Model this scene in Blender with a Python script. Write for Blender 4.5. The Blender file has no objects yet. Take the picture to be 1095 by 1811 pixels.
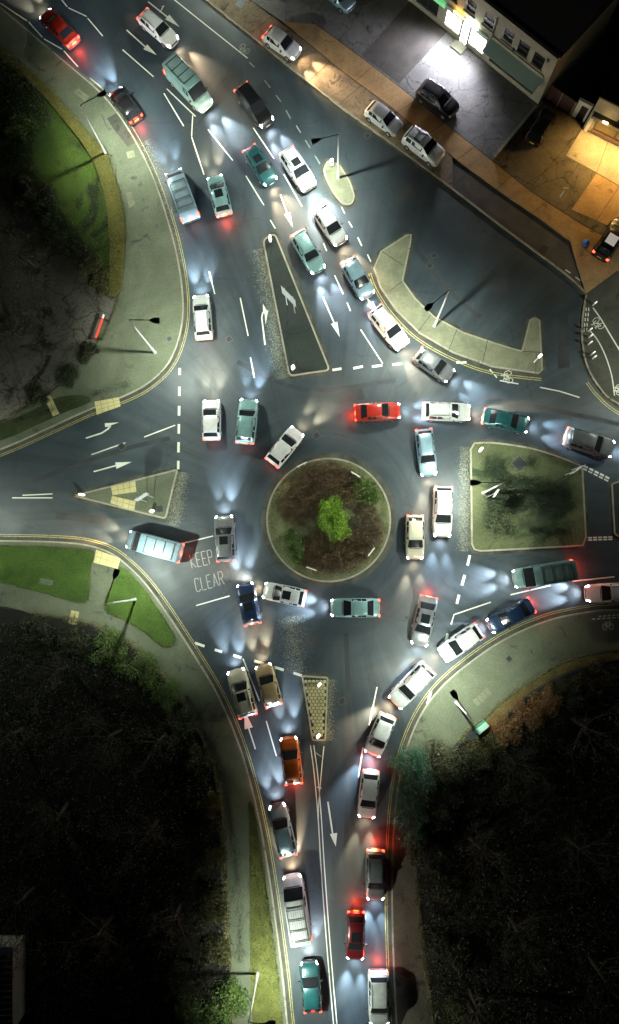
import bpy, math, random
import numpy as np
from mathutils import Vector, Matrix, Quaternion
random.seed(7); rng = np.random.default_rng(7)
sc = bpy.context.scene; COL = sc.collection
R = math.radians
# ------------------------------------------------------------------ camera
CH = 65.0; FPX = 24/36*1811
NAD = Vector((587-547.5, 905.5-1005, -FPX)).normalized()      # straight down as seen by the drone
Q = NAD.rotation_difference(Vector((0, 0, -1)))
cam = bpy.data.cameras.new('camera'); co = bpy.data.objects.new('camera', cam); COL.objects.link(co)
cam.sensor_fit = 'VERTICAL'; cam.sensor_height = 36; cam.sensor_width = 36; cam.lens = 24
cam.clip_start = 0.5; cam.clip_end = 2000
co.matrix_world = Matrix.Translation((0, 0, CH)) @ Q.to_matrix().to_4x4()
sc.camera = co
RM = Q.to_matrix()
def P(px, py, z=0.0):
    d = RM @ Vector((px-547.5, 905.5-py, -FPX)); t = (CH-z)/(-d.z)
    return Vector((d.x*t, d.y*t, z))
# ------------------------------------------------------------------ light
w = bpy.data.worlds.new('World'); sc.world = w; w.use_nodes = True
bg = w.node_tree.nodes['Background']; sky = w.node_tree.nodes.new('ShaderNodeTexSky')
sky.sky_type = 'NISHITA'; sky.sun_disc = False; sky.sun_elevation = R(-3); sky.sun_rotation = R(120)
w.node_tree.links.new(sky.outputs[0], bg.inputs[0]); bg.inputs[1].default_value = 0.02
sl = bpy.data.lights.new('night_fill', 'SUN'); sl.energy = 0.002; sl.angle = R(10); sl.color = (.75, .85, 1)  # weak fill added to lift the dark parts
so = bpy.data.objects.new('night_fill', sl); COL.objects.link(so); so.rotation_euler = (R(35), 0, R(120))
sc.view_settings.view_transform = 'Standard'; sc.view_settings.look = 'None'
sc.view_settings.exposure = 0.3; sc.view_settings.gamma = 1
LAMP_W = 8800; HEAD_W = 7000
# ------------------------------------------------------------------ materials
MATS = {}
def nt(name):
    m = bpy.data.materials.new(name); m.use_nodes = True
    return m, m.node_tree, m.node_tree.nodes['Principled BSDF']
def ramp(t, fac, stops):
    r = t.nodes.new('ShaderNodeValToRGB'); el = r.color_ramp.elements
    while len(el) < len(stops): el.new(0.5)
    for e, (p, c) in zip(el, stops):
        e.position = p; e.color = (*c, 1) if len(c) == 3 else c
    t.links.new(fac, r.inputs[0]); return r.outputs[0]
def noise(t, scale, detail=4, rough=.55, vec=None, dist=0):
    n = t.nodes.new('ShaderNodeTexNoise'); n.inputs['Scale'].default_value = scale
    n.inputs['Detail'].default_value = detail; n.inputs['Roughness'].default_value = rough
    n.inputs['Distortion'].default_value = dist
    if vec is not None: t.links.new(vec, n.inputs['Vector'])
    return n.outputs['Fac']
def mix(t, a, b, fac, mode='MIX'):
    m = t.nodes.new('ShaderNodeMix'); m.data_type = 'RGBA'; m.blend_type = mode
    for v, i in ((a, 6), (b, 7)):
        if isinstance(v, tuple): m.inputs[i].default_value = (*v, 1)
        else: t.links.new(v, m.inputs[i])
    if isinstance(fac, (int, float)): m.inputs[0].default_value = fac
    else: t.links.new(fac, m.inputs[0])
    return m.outputs[2]
def pos(t): return t.nodes.new('ShaderNodeNewGeometry').outputs['Position']
def bumpit(t, b, h, s=.3, d=.02):
    n = t.nodes.new('ShaderNodeBump'); n.inputs['Strength'].default_value = s; n.inputs['Distance'].default_value = d
    t.links.new(h, n.inputs['Height']); t.links.new(n.outputs[0], b.inputs['Normal'])
def ground(name, dark, light, big=.15, fine=9, rough=.85, stain=None, cracks=None, spot=.25, bump=.4):
    if name in MATS: return MATS[name]
    m, t, b = nt(name); v = pos(t)
    c = ramp(t, noise(t, big, 5, .6, v, .6), [(.32, dark), (.68, light)])
    f = ramp(t, noise(t, fine, 6, .7, v), [(.35, (1-spot,)*3), (.65, (1+spot*.0,)*3)])
    c = mix(t, c, f, 1.0, 'MULTIPLY')
    f2 = ramp(t, noise(t, fine*5, 3, .6, v), [(.38, (.72,)*3), (.6, (1.0,)*3)])
    c = mix(t, c, f2, .8, 'MULTIPLY')
    if stain:
        s = ramp(t, noise(t, stain[1], 5, .65, v, 1.2), [(stain[2], (1, 1, 1)), (stain[2]+.09, (0, 0, 0))])
        c = mix(t, stain[0], c, s)
    if cracks:
        vo = t.nodes.new('ShaderNodeTexVoronoi'); vo.feature = 'DISTANCE_TO_EDGE'; vo.inputs['Scale'].default_value = cracks[0]
        nn = t.nodes.new('ShaderNodeTexNoise'); nn.inputs['Scale'].default_value = 1.3; nn.inputs['Detail'].default_value = 4
        t.links.new(v, nn.inputs['Vector'])
        ad = t.nodes.new('ShaderNodeVectorMath'); ad.operation = 'MULTIPLY_ADD'; ad.inputs[1].default_value = (.9, .9, .9)
        t.links.new(nn.outputs['Color'], ad.inputs[0]); t.links.new(v, ad.inputs[2]); t.links.new(ad.outputs[0], vo.inputs['Vector'])
        k = ramp(t, vo.outputs['Distance'], [(0, (cracks[1],)*3), (cracks[2], (1, 1, 1))])
        c = mix(t, c, k, 1.0, 'MULTIPLY')
    t.links.new(c, b.inputs['Base Color']); b.inputs['Roughness'].default_value = rough
    b.inputs['Specular IOR Level'].default_value = .35
    bumpit(t, b, noise(t, fine*3, 4, .6, v), bump, .015)
    MATS[name] = m; return m
def flat(name, c, rough=.5, metal=0, var=.15, scale=3, spec=.5, coat=0):
    if name in MATS: return MATS[name]
    m, t, b = nt(name)
    tc = t.nodes.new('ShaderNodeTexCoord').outputs['Object']
    r = ramp(t, noise(t, scale, 5, .6, tc), [(.3, tuple(x*(1-var) for x in c)), (.7, tuple(min(1, x*(1+var*.4)) for x in c))])
    t.links.new(r, b.inputs['Base Color']); b.inputs['Roughness'].default_value = rough
    b.inputs['Metallic'].default_value = metal; b.inputs['Specular IOR Level'].default_value = spec
    b.inputs['Coat Weight'].default_value = coat
    MATS[name] = m; return m
def emis(name, c, s, base=(.8, .8, .8)):
    if name in MATS: return MATS[name]
    m, t, b = nt(name); b.inputs['Base Color'].default_value = (*base, 1)
    b.inputs['Emission Color'].default_value = (*c, 1); b.inputs['Emission Strength'].default_value = s
    MATS[name] = m; return m
def leafmat(name, a, b_, scale=2.5):
    if name in MATS: return MATS[name]
    m, t, b = nt(name); v = pos(t)
    c = ramp(t, noise(t, scale, 3, .6, v), [(.3, a), (.7, b_)])
    f = ramp(t, noise(t, 25, 2, .5, v), [(.3, (.55,)*3), (.7, (1.0,)*3)])
    t.links.new(mix(t, c, f, 1, 'MULTIPLY'), b.inputs['Base Color']); b.inputs['Roughness'].default_value = .6
    MATS[name] = m; return m
def asphalt():
    m, t, b = nt('asphalt'); v = pos(t)
    c = ramp(t, noise(t, .09, 5, .6, v, .8), [(.3, (.018, .031, .042)), (.52, (.034, .051, .063)), (.75, (.070, .090, .098))])
    # wheel-polished bands that run round the roundabout
    ctr = P(581, 919)
    sub = t.nodes.new('ShaderNodeVectorMath'); sub.operation = 'SUBTRACT'; sub.inputs[1].default_value = ctr
    t.links.new(v, sub.inputs[0])
    ln = t.nodes.new('ShaderNodeVectorMath'); ln.operation = 'LENGTH'; t.links.new(sub.outputs[0], ln.inputs[0])
    cx = t.nodes.new('ShaderNodeCombineXYZ'); t.links.new(ln.outputs['Value'], cx.inputs[0])
    sc_ = t.nodes.new('ShaderNodeVectorMath'); sc_.operation = 'SCALE'; sc_.inputs['Scale'].default_value = .06
    t.links.new(v, sc_.inputs[0])
    ad = t.nodes.new('ShaderNodeVectorMath'); ad.operation = 'ADD'; t.links.new(cx.outputs[0], ad.inputs[0]); t.links.new(sc_.outputs[0], ad.inputs[1])
    wv = ramp(t, noise(t, 1.3, 4, .6, ad.outputs[0]), [(.33, (.62,)*3), (.66, (1.15,)*3)])
    sx = t.nodes.new('ShaderNodeSeparateXYZ'); t.links.new(sub.outputs[0], sx.inputs[0])
    at = t.nodes.new('ShaderNodeMath'); at.operation = 'ARCTAN2'; t.links.new(sx.outputs[1], at.inputs[0]); t.links.new(sx.outputs[0], at.inputs[1])
    am = t.nodes.new('ShaderNodeMath'); am.operation = 'MULTIPLY'; am.inputs[1].default_value = 22; t.links.new(at.outputs[0], am.inputs[0])
    cy_ = t.nodes.new('ShaderNodeCombineXYZ'); t.links.new(am.outputs[0], cy_.inputs[0])
    ad3 = t.nodes.new('ShaderNodeVectorMath'); ad3.operation = 'ADD'; t.links.new(cy_.outputs[0], ad3.inputs[0]); t.links.new(sc_.outputs[0], ad3.inputs[1])
    wr = ramp(t, noise(t, 1.0, 4, .6, ad3.outputs[0]), [(.33, (.62,)*3), (.66, (1.15,)*3)])
    rf_ = ramp(t, ln.outputs['Value'], [(0, (0, 0, 0)), (1, (1, 1, 1))]); mr = t.nodes.new('ShaderNodeMapRange'); mr.inputs[1].default_value = 10.5; mr.inputs[2].default_value = 14.5
    t.links.new(ln.outputs['Value'], mr.inputs[0])
    wv = mix(t, wv, wr, mr.outputs[0]); c = mix(t, c, wv, .9, 'MULTIPLY')
    f = ramp(t, noise(t, 14, 5, .75, v), [(.33, (.66,)*3), (.66, (1.12,)*3)])
    c = mix(t, c, f, 1, 'MULTIPLY')
    f = ramp(t, noise(t, 60, 2, .6, v), [(.35, (.7,)*3), (.7, (1.15,)*3)])
    c = mix(t, c, f, .8, 'MULTIPLY')
    vo = t.nodes.new('ShaderNodeTexVoronoi'); vo.feature = 'DISTANCE_TO_EDGE'; vo.inputs['Scale'].default_value = .13
    ad2 = t.nodes.new('ShaderNodeVectorMath'); ad2.operation = 'MULTIPLY_ADD'; ad2.inputs[1].default_value = (1.2, 1.2, 0)
    nn = t.nodes.new('ShaderNodeTexNoise'); nn.inputs['Scale'].default_value = .8; t.links.new(v, nn.inputs['Vector'])
    t.links.new(nn.outputs['Color'], ad2.inputs[0]); t.links.new(v, ad2.inputs[2]); t.links.new(ad2.outputs[0], vo.inputs['Vector'])
    k = ramp(t, vo.outputs['Distance'], [(0, (.5,)*3), (.007, (1, 1, 1))])
    c = mix(t, c, k, .7, 'MULTIPLY')
    t.links.new(c, b.inputs['Base Color'])
    rr = ramp(t, noise(t, .25, 4, .6, v), [(.3, (.42,)*3), (.7, (.7,)*3)])
    t.links.new(rr, b.inputs['Roughness'])
    bumpit(t, b, noise(t, 40, 4, .7, v), .5, .012)
    return m
ASPH = asphalt()
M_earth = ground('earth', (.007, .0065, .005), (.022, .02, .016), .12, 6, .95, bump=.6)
M_pave = ground('paving_asphalt', (.095, .11, .072), (.165, .185, .125), .16, 7, .9, stain=((.05, .055, .045), .45, .60), spot=.32)
M_pave_dark = ground('worn_paving', (.045, .046, .038), (.085, .083, .065), .3, 7, .9, stain=((.02, .022, .018), .5, .6))
M_conc = ground('pale_concrete', (.15, .16, .105), (.26, .26, .175), .5, 5, .9, stain=((.16, .16, .11), 1.2, .62))
M_kerb = ground('kerb_stone', (.26, .255, .2), (.42, .40, .32), .8, 8, .85, stain=((.09, .09, .07), 1.0, .6))
M_tan = ground('tan_slabs', (.34, .21, .095), (.52, .33, .15), .5, 5, .9, stain=((.1, .08, .055), .8, .62))
M_brown = ground('brown_paving', (.15, .115, .075), (.29, .225, .145), .5, 5, .9, stain=((.05, .045, .035), .8, .58), cracks=(.45, .35, .012))
M_fore = ground('forecourt_concrete', (.13, .13, .13), (.23, .22, .21), .4, 5, .85, stain=((.05, .05, .05), .5, .6), cracks=(.38, .3, .014))
M_patch = ground('patch_tarmac', (.065, .06, .055), (.11, .10, .09), .6, 8, .85)
M_slab = ground('warm_slab', (.30, .26, .19), (.42, .37, .27), .5, 5, .85, stain=((.16, .12, .08), .7, .62))
M_grass = ground('grass', (.035, .075, .010), (.085, .15, .022), .5, 9, .95, stain=((.05, .055, .02), .9, .64), spot=.5, bump=1)
M_olive = ground('dry_grass', (.085, .085, .014), (.17, .155, .035), .5, 8, .95, stain=((.045, .045, .015), 1.2, .6), spot=.5, bump=1)
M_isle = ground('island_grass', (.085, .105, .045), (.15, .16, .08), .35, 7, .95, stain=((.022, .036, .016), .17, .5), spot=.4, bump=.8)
M_mossy = ground('mossy_lawn', (.03, .065, .008), (.11, .17, .022), .12, 9, .95, stain=((.012, .016, .006), .13, .5), spot=.5, bump=1)  # dark blotches put the shade of the surroundings into the lawn colour
M_isledark = ground('island_tarmac', (.014, .022, .02), (.034, .042, .038), .2, 6, .85, stain=((.016, .022, .02), .3, .6), cracks=(.25, .3, .01))
M_soil = ground('soil', (.022, .018, .012), (.055, .045, .028), .6, 6, .95, bump=1)
M_isleg = ground('island_ring_grass', (.09, .11, .045), (.22, .23, .12), .5, 8, .95, stain=((.03, .035, .018), .9, .6), spot=.5, bump=1)
M_pond = ground('scrub_floor', (.08, .074, .064), (.28, .26, .22), .1, 4, .95, stain=((.02, .018, .015), .3, .55), cracks=(.28, .3, .02))
def paint(name, c, wear=.42):
    m, t, b = nt(name); v = pos(t)
    s = ramp(t, noise(t, 5, 6, .7, v), [(wear-.08, (.1, .11, .11)), (wear, c)])
    t.links.new(s, b.inputs['Base Color']); b.inputs['Roughness'].default_value = .6; return m
M_white = paint('white_road_paint', (.62, .64, .56), .40)
M_faint = paint('worn_road_paint', (.24, .26, .24), .47)
M_yel = paint('yellow_road_paint', (.36, .33, .10), .47)
M_tact = ground('tactile_paving', (.50, .44, .20), (.62, .55, .28), .8, 9, .8)
def setblister():
    pass
M_black = flat('black_metal', (.02, .02, .022), .4)
M_galv = flat('galvanised_steel', (.55, .57, .58), .45, .35)
M_glass = flat('dark_glass', (.012, .014, .017), .08, 0, .1, 2, .8)
M_tyre = flat('tyre_rubber', (.02, .02, .02), .85)
M_rim = flat('alloy', (.45, .46, .48), .3, .8)
M_trim = flat('black_trim', (.022, .022, .025), .5)
M_headl = emis('headlight_glow', (.88, .94, 1), 30)
M_headoff = flat('headlight_lens', (.55, .58, .6), .12)
M_taill = emis('tail_light_glow', (1, .05, .02), 9, (.4, .01, .01))
M_tailoff = flat('tail_light_lens', (.3, .012, .012), .2)
M_plate_w = flat('white_plate', (.7, .7, .68), .5); M_plate_y = flat('yellow_plate', (.7, .55, .08), .5)
M_wall = ground('cream_render', (.42, .40, .30), (.56, .53, .41), .6, 6, .9, stain=((.3, .28, .2), .9, .64))
M_roof = flat('dark_roof', (.018, .018, .02), .9)
M_teal = flat('teal_canopy', (.30, .42, .38), .6, 0, .1, .6)
M_frame = flat('dark_frame', (.04, .04, .035), .6)
M_whitep = flat('white_paint', (.75, .74, .68), .5)
M_wood = flat('fence_wood', (.10, .04, .03), .8, 0, .4, 6)
# ------------------------------------------------------------------ mesh helpers
class MB:
    def __init__(s): s.v = []; s.f = []
    def add(s, vs, fs):
        k = len(s.v); s.v += [tuple(x) for x in vs]; s.f += [tuple(i+k for i in f) for f in fs]; return s
    def box(s, c, d, rz=0, taper=1.0):
        x, y, z = d[0]/2, d[1]/2, d[2]/2; cs, sn = math.cos(rz), math.sin(rz); vs = []
        for zz, k in ((-z, 1), (z, taper)):
            for a, b in ((-x, -y), (x, -y), (x, y), (-x, y)):
                a *= k; b *= k
                vs.append((c[0]+a*cs-b*sn, c[1]+a*sn+b*cs, c[2]+zz))
        return s.add(vs, [(3, 2, 1, 0), (4, 5, 6, 7), (0, 1, 5, 4), (1, 2, 6, 5), (2, 3, 7, 6), (3, 0, 4, 7)])
    def tube(s, pts, rad, n=8):
        pts = [Vector(p) for p in pts]; rad = rad if isinstance(rad, (list, tuple)) else [rad]*len(pts)
        vs = []; fs = []
        for i, p in enumerate(pts):
            d = (pts[min(i+1, len(pts)-1)]-pts[max(i-1, 0)]).normalized()
            a = d.cross(Vector((0, 0, 1)));  a = a.normalized() if a.length > .05 else Vector((1, 0, 0))
            b = d.cross(a).normalized()
            for k in range(n):
                t = 2*math.pi*k/n; vs.append(p+(a*math.cos(t)+b*math.sin(t))*rad[i])
        for i in range(len(pts)-1):
            for k in range(n): fs.append((i*n+k, i*n+(k+1) % n, (i+1)*n+(k+1) % n, (i+1)*n+k))
        fs += [tuple(range(n)), tuple(reversed(range((len(pts)-1)*n, len(pts)*n)))]
        return s.add(vs, fs)
    def cyl(s, c, r, h, n=16, r2=None):
        return s.tube([c, (c[0], c[1], c[2]+h)], [r, r if r2 is None else r2], n)
    def build(s, name, m, parent=None, smooth=False):
        me = bpy.data.meshes.new(name); me.from_pydata(s.v, [], s.f); me.update()
        if smooth: me.polygons.foreach_set('use_smooth', [True]*len(me.polygons))
        me.materials.append(m); o = bpy.data.objects.new(name, me); COL.objects.link(o)
        if parent: o.parent = parent
        return o
def tag(o, label=None, cat=None, group=None, kind=None):
    if label: o['label'] = label
    if cat: o['category'] = cat
    if group: o['group'] = group
    if kind: o['kind'] = kind
    return o
def thing(name, label, cat, loc=(0, 0, 0), rz=0, group=None):
    o = bpy.data.objects.new(name, None); COL.objects.link(o); o.location = loc; o.rotation_euler = (0, 0, rz)
    o.empty_display_size = .3
    return tag(o, label, cat, group)
def smooth(pts, n=6, closed=False):
    out = []; N = len(pts)
    rngi = range(N) if closed else range(N-1)
    for i in rngi:
        g = lambda k: pts[k % N] if closed else pts[max(0, min(N-1, k))]
        p0, p1, p2, p3 = g(i-1), g(i), g(i+1), g(i+2)
        for k in range(n):
            t = k/n
            out.append(tuple(.5*((2*p1[a])+(-p0[a]+p2[a])*t+(2*p0[a]-5*p1[a]+4*p2[a]-p3[a])*t*t+(-p0[a]+3*p1[a]-3*p2[a]+p3[a])*t**3) for a in (0, 1)))
    if not closed: out.append(pts[-1])
    return out
def W(pts, z=0): return [P(x, y, z) for x, y in pts]
import mathutils.geometry as mg
def slab(name, pts, z, m, z0=-.03, kind='structure', parent=None, label=None):
    """filled outline given in ground points, with sides down to z0"""
    vs = [Vector((p.x, p.y, z)) for p in pts]; n = len(vs)
    tr = mg.tessellate_polygon([vs]); v = [tuple(p) for p in vs]+[(p.x, p.y, z0) for p in vs]
    f = []
    for a, b, c in tr:
        nn = (vs[b]-vs[a]).cross(vs[c]-vs[a]); f.append((a, b, c) if nn.z > 0 else (a, c, b))
    f += [(i, i+n, (i+1) % n+n, (i+1) % n) for i in range(n)]
    mb = MB(); mb.v = v; mb.f = f; o = mb.build(name, m, parent)
    if kind: o['kind'] = kind
    return o
def ribbon(mb, pts, w0, w1, z, zb=None, closed=False):
    """strip between lateral offsets w0..w1 (metres, + = left of travel)"""
    n = len(pts); L = []; Rr = []
    for i, p in enumerate(pts):
        a = pts[(i-1) % n] if closed else pts[max(i-1, 0)]; b = pts[(i+1) % n] if closed else pts[min(i+1, n-1)]
        d = Vector((b.x-a.x, b.y-a.y)); d = d.normalized() if d.length > 1e-6 else Vector((1, 0))
        q = Vector((-d.y, d.x)); L.append((p.x+q.x*w0, p.y+q.y*w0)); Rr.append((p.x+q.x*w1, p.y+q.y*w1))
    v = [(x, y, z) for x, y in L]+[(x, y, z) for x, y in Rr]; rg = range(n) if closed else range(n-1)
    up = w0 > w1
    f = [((i, i+n, (i+1) % n+n, (i+1) % n) if up else (i, (i+1) % n, (i+1) % n+n, i+n)) for i in rg]
    if zb is not None:
        v += [(x, y, zb) for x, y in L]+[(x, y, zb) for x, y in Rr]
        for i in rg:
            j = (i+1) % n; f += [(i, j, j+2*n, i+2*n), (i+n, i+3*n, j+3*n, j+n)]
        if not closed: f += [(0, 2*n, 3*n, n), (n-1, 2*n-1, 4*n-1, 3*n-1)]
    mb.add(v, f)
def area2(pts): return sum(a.x*b.y-b.x*a.y for a, b in zip(pts, pts[1:]+pts[:1]))
KERBS = MB(); WHITE = MB(); FAINT = MB(); YEL = MB(); GUT = MB(); JOINT = MB()
def kerb(pxpts, inside, z=.125, w=.15, closed=False, yellow=0, sm=5):
    """inside=+1: pavement lies to the left of travel"""
    pts = W(smooth(pxpts, sm, closed) if sm > 1 else pxpts)
    ribbon(KERBS, pts, 0, inside*w, z+.003, -.03, closed)
    ribbon(GUT, pts, -inside*.28, -inside*.02, .004, None, closed)
    if yellow:
        ribbon(YEL, pts, -inside*.41, -inside*.35, .008); 
        if yellow > 1: ribbon(YEL, pts, -inside*.58, -inside*.52, .008)
def isle(name, pxpts, m, z=.12, sm=4, w=.16):
    pts = smooth(pxpts, sm, True) if sm > 1 else pxpts; g = W(pts)
    ins = 1 if area2(g) > 0 else -1
    ribbon(KERBS, g, 0, ins*w, z+.004, -.03, True)
    ribbon(GUT, g, -ins*.3, -ins*.01, .004, None, True)
    return slab(name, g, z, m)
def rounded(pts, r=8, n=4):
    out = []; N = len(pts)
    for i in range(N):
        p = Vector(pts[i]); a = (Vector(pts[i-1])-p); b = (Vector(pts[(i+1) % N])-p)
        ra = min(r, a.length*.4, b.length*.4); p1 = p+a.normalized()*ra; p2 = p+b.normalized()*ra
        for k in range(n+1):
            t = k/n; out.append(tuple(p1*(1-t)**2+p*2*t*(1-t)+p2*t*t))
    return out
# ------------------------------------------------------------------ ground and surfaces
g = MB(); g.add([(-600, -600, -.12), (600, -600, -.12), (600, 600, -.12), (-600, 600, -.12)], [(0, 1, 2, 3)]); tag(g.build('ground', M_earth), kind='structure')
g = MB(); x0, x1, y0, y1 = -60, 60, -75, 95
g.add([(x0, y0, 0), (x1, y0, 0), (x1, y1, 0), (x0, y1, 0), (x0, y0, -.1), (x1, y0, -.1), (x1, y1, -.1), (x0, y1, -.1)], [(0, 1, 2, 3), (0, 4, 5, 1), (1, 5, 6, 2), (2, 6, 7, 3), (3, 7, 4, 0)])
tag(g.build('road', ASPH), kind='structure')
# north-west corner
K_NW = [(-120, -95), (-60, -38), (0, 12), (50, 54), (95, 92), (140, 130), (180, 165), (215, 208), (248, 262), (275, 320), (297, 385), (313, 445), (323, 505), (325, 560), (315, 610), (295, 650), (262, 680), (225, 700), (150, 730), (80, 762), (0, 797), (-150, 850)]
I_NW = [(-150, 790), (0, 748), (45, 722), (90, 694), (140, 645), (175, 604), (196, 568), (212, 520), (220, 470), (223, 400), (215, 350), (200, 300), (188, 268), (165, 245), (130, 205), (95, 165), (50, 122), (0, 85), (-60, 40), (-120, -10)]
slab('pavement', W(smooth(K_NW, 5)+smooth(I_NW, 5)), .12, M_pave)
kerb(K_NW, -1, yellow=0)
YK = [(155, 143), (180, 165), (215, 208), (248, 262), (275, 320), (297, 385), (313, 445), (323, 505), (325, 560), (315, 610), (295, 650), (262, 680), (225, 700), (150, 730), (80, 762), (0, 797), (-150, 850)]
yk = W(smooth(YK, 5)); ribbon(YEL, yk, .41, .35, .008); ribbon(YEL, yk[24:], .58, .52, .008)
V_NW = [(-150, 840)]
slab('verge', W(smooth([(-150, 820), (0, 780), (60, 755), (120, 728), (160, 712), (150, 700), (105, 703), (60, 725), (0, 750), (-150, 790)], 4)), .13, ground('verge_grass', (.03, .045, .014), (.06, .075, .028), .5, 8, .95, spot=.5, bump=1))
slab('terrain', W(smooth([(-150, 788), (0, 747), (45, 721), (90, 693), (140, 644), (175, 603), (196, 567), (210, 520), (160, 470), (100, 420), (50, 330), (-20, 300), (-150, 280)], 5)), .06, M_pond)
lawn_nw = smooth([(-150, -30), (-60, 50), (0, 92), (50, 128), (95, 171), (130, 211), (163, 250), (185, 300), (195, 360), (200, 420), (208, 520), (170, 490), (120, 440), (90, 400), (50, 330), (-20, 310), (-150, 280)], 4)
slab('lawn', W(lawn_nw), .14, M_mossy)
strip = smooth([(-60, 42), (0, 87), (50, 124), (95, 167), (130, 207), (165, 247), (188, 270), (200, 302), (215, 352), (222, 400), (219, 470), (213, 515), (196, 520), (196, 440), (190, 370), (178, 320), (160, 276), (120, 222), (85, 180), (45, 140), (-5, 105), (-60, 60)], 4)
slab('grass_bank', W(strip), .34, M_olive)
# south-west corner
K_SW = [(-150, 952), (0, 955), (90, 957), (150, 962), (195, 976), (228, 1000), (262, 1035), (300, 1088), (345, 1158), (385, 1225), (418, 1300), (442, 1375), (462, 1460), (478, 1550), (492, 1650), (502, 1730), (510, 1811), (525, 1930)]
I_SW = [(430, 1930), (412, 1811), (408, 1700), (402, 1600), (398, 1500), (392, 1420), (375, 1350), (350, 1290), (315, 1230), (280, 1185), (240, 1145), (190, 1115), (130, 1095), (60, 1085), (0, 1072), (-150, 1060)]
slab('pavement', W(smooth(K_SW, 5)+smooth(I_SW, 5)), .12, M_pave)
kerb(K_SW, -1, yellow=2)
lawn1 = [(-150, 962), (0, 965), (90, 967), (140, 971), (167, 978), (160, 1010), (158, 1050), (145, 1066), (90, 1052), (0, 1034), (-150, 1030)]
lawn2 = [(214, 1002), (250, 1035), (285, 1085), (312, 1132), (290, 1143), (262, 1122), (225, 1098), (190, 1082), (188, 1060), (196, 1040)]
verge = [(441, 1420), (452, 1450), (468, 1550), (482, 1650), (492, 1730), (500, 1811), (515, 1925), (462, 1925), (448, 1811), (443, 1700), (442, 1560)]
slab('lawn', W(smooth(lawn1, 4)), .135, M_grass, .1); slab('lawn', W(smooth(lawn2, 3, True)), .135, M_grass, .1)
slab('verge', W(smooth(verge, 4)), .135, ground('lime_verge', (.08, .09, .018), (.17, .18, .045), .6, 8, .95, stain=((.05, .06, .02), 1., .58), spot=.5, bump=1), .1)
# south-east corner
K_SE = [(1260, 1075), (1095, 1077), (1040, 1081), (965, 1097), (885, 1133), (805, 1190), (758, 1240), (728, 1295), (708, 1360), (697, 1440), (692, 1550), (694, 1680), (700, 1811), (708, 1930)]
I_SE = [(790, 1930), (768, 1811), (756, 1730), (745, 1640), (738, 1540), (742, 1460), (765, 1380), (810, 1310), (850, 1275), (890, 1240), (935, 1208), (1000, 1170), (1095, 1148), (1260, 1130)]
slab('pavement', W(smooth(K_SE, 5)+smooth(I_SE, 5)), .12, M_pave)
kerb(K_SE, 1, yellow=2)
slab('verge', W(smooth([(845, 1285), (890, 1243), (935, 1211), (1000, 1173), (1095, 1151), (1260, 1133), (1260, 1150), (1095, 1166), (1010, 1186), (940, 1222), (895, 1262), (860, 1300)], 4)), .15, ground('leaf_verge', (.12, .12, .035), (.26, .21, .08), .9, 7, .95, stain=((.06, .05, .025), 1.2, .58), spot=.5, bump=1))
slab('pavement', W(smooth([(700, 1500), (738, 1500), (738, 1560), (746, 1640), (757, 1730), (769, 1811), (790, 1930), (710, 1930), (702, 1811), (696, 1680), (695, 1560)], 4)), .127, ground('muddy_path', (.07, .06, .045), (.13, .11, .08), .4, 6, .95, stain=((.03, .028, .02), .6, .56)), .1)
# woodland floors
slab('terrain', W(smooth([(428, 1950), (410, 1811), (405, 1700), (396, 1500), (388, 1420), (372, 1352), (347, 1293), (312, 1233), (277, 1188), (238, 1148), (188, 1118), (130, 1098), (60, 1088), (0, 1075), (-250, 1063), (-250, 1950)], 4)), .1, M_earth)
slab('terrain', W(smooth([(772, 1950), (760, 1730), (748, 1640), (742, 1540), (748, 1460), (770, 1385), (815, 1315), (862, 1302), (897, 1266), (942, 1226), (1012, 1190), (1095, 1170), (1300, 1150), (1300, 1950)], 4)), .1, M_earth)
# north-east: kerb, paving bands and forecourts
K1 = [(250, -110), (330, -28), (400, 30), (440, 62), (520, 127), (600, 190), (660, 233), (720, 276), (800, 336), (900, 412), (1000, 487), (1035, 521)]
K2 = [(360, -70), (441, 0), (535, 70), (597, 121), (640, 153), (690, 190), (740, 232), (800, 278), (870, 330), (950, 385), (1008, 428), (1020, 470), (1035, 521)]
K3 = [(480, -40), (560, 45), (640, 104), (700, 150), (760, 197), (810, 238), (870, 285), (940, 340), (1020, 392), (1060, 415), (1140, 460)]
slab('pavement', W(smooth(K1[:9], 4)+list(reversed(smooth(K2[:8], 4)))), .12, M_brown)
kerb(K1, 1)
lay = slab('road', W([(800, 336), (900, 412), (1000, 487), (1035, 521), (1020, 470), (1008, 428), (950, 385), (870, 330), (800, 278)]), .004, M_patch, -.02)
ribbon(KERBS, W(K2[6:]), 0, .12, .125, -.02)
slab('pavement', W([(500, 40), (535, 70), (597, 121), (640, 153), (690, 190), (740, 232), (800, 278), (870, 330), (950, 385), (1008, 428), (1020, 470), (1035, 521), (1090, 480), (1150, 490), (1140, 460), (1060, 415), (1020, 392), (940, 340), (870, 285), (810, 238), (760, 197), (700, 150), (640, 104), (560, 45)]), .128, M_tan)
slab('forecourt', W([(360, -70), (441, 0), (500, 40), (560, 45), (640, 104), (700, 150), (760, 197), (810, 238), (870, 285), (960, 180), (800, 50), (660, -60), (520, -160)]), .13, M_fore)
slab('forecourt', W([(870, 285), (940, 340), (1020, 392), (1060, 415), (1140, 460), (1200, 300), (1050, 230), (960, 180)]), .13, ground('brown_forecourt', (.10, .085, .06), (.2, .16, .1), .35, 5, .9, stain=((.04, .035, .028), .4, .55), cracks=(.22, .35, .012)))
slab('forecourt', W([(640, 100), (733, -6), (800, 48), (705, 150)]), .135, M_patch, .1)
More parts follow.
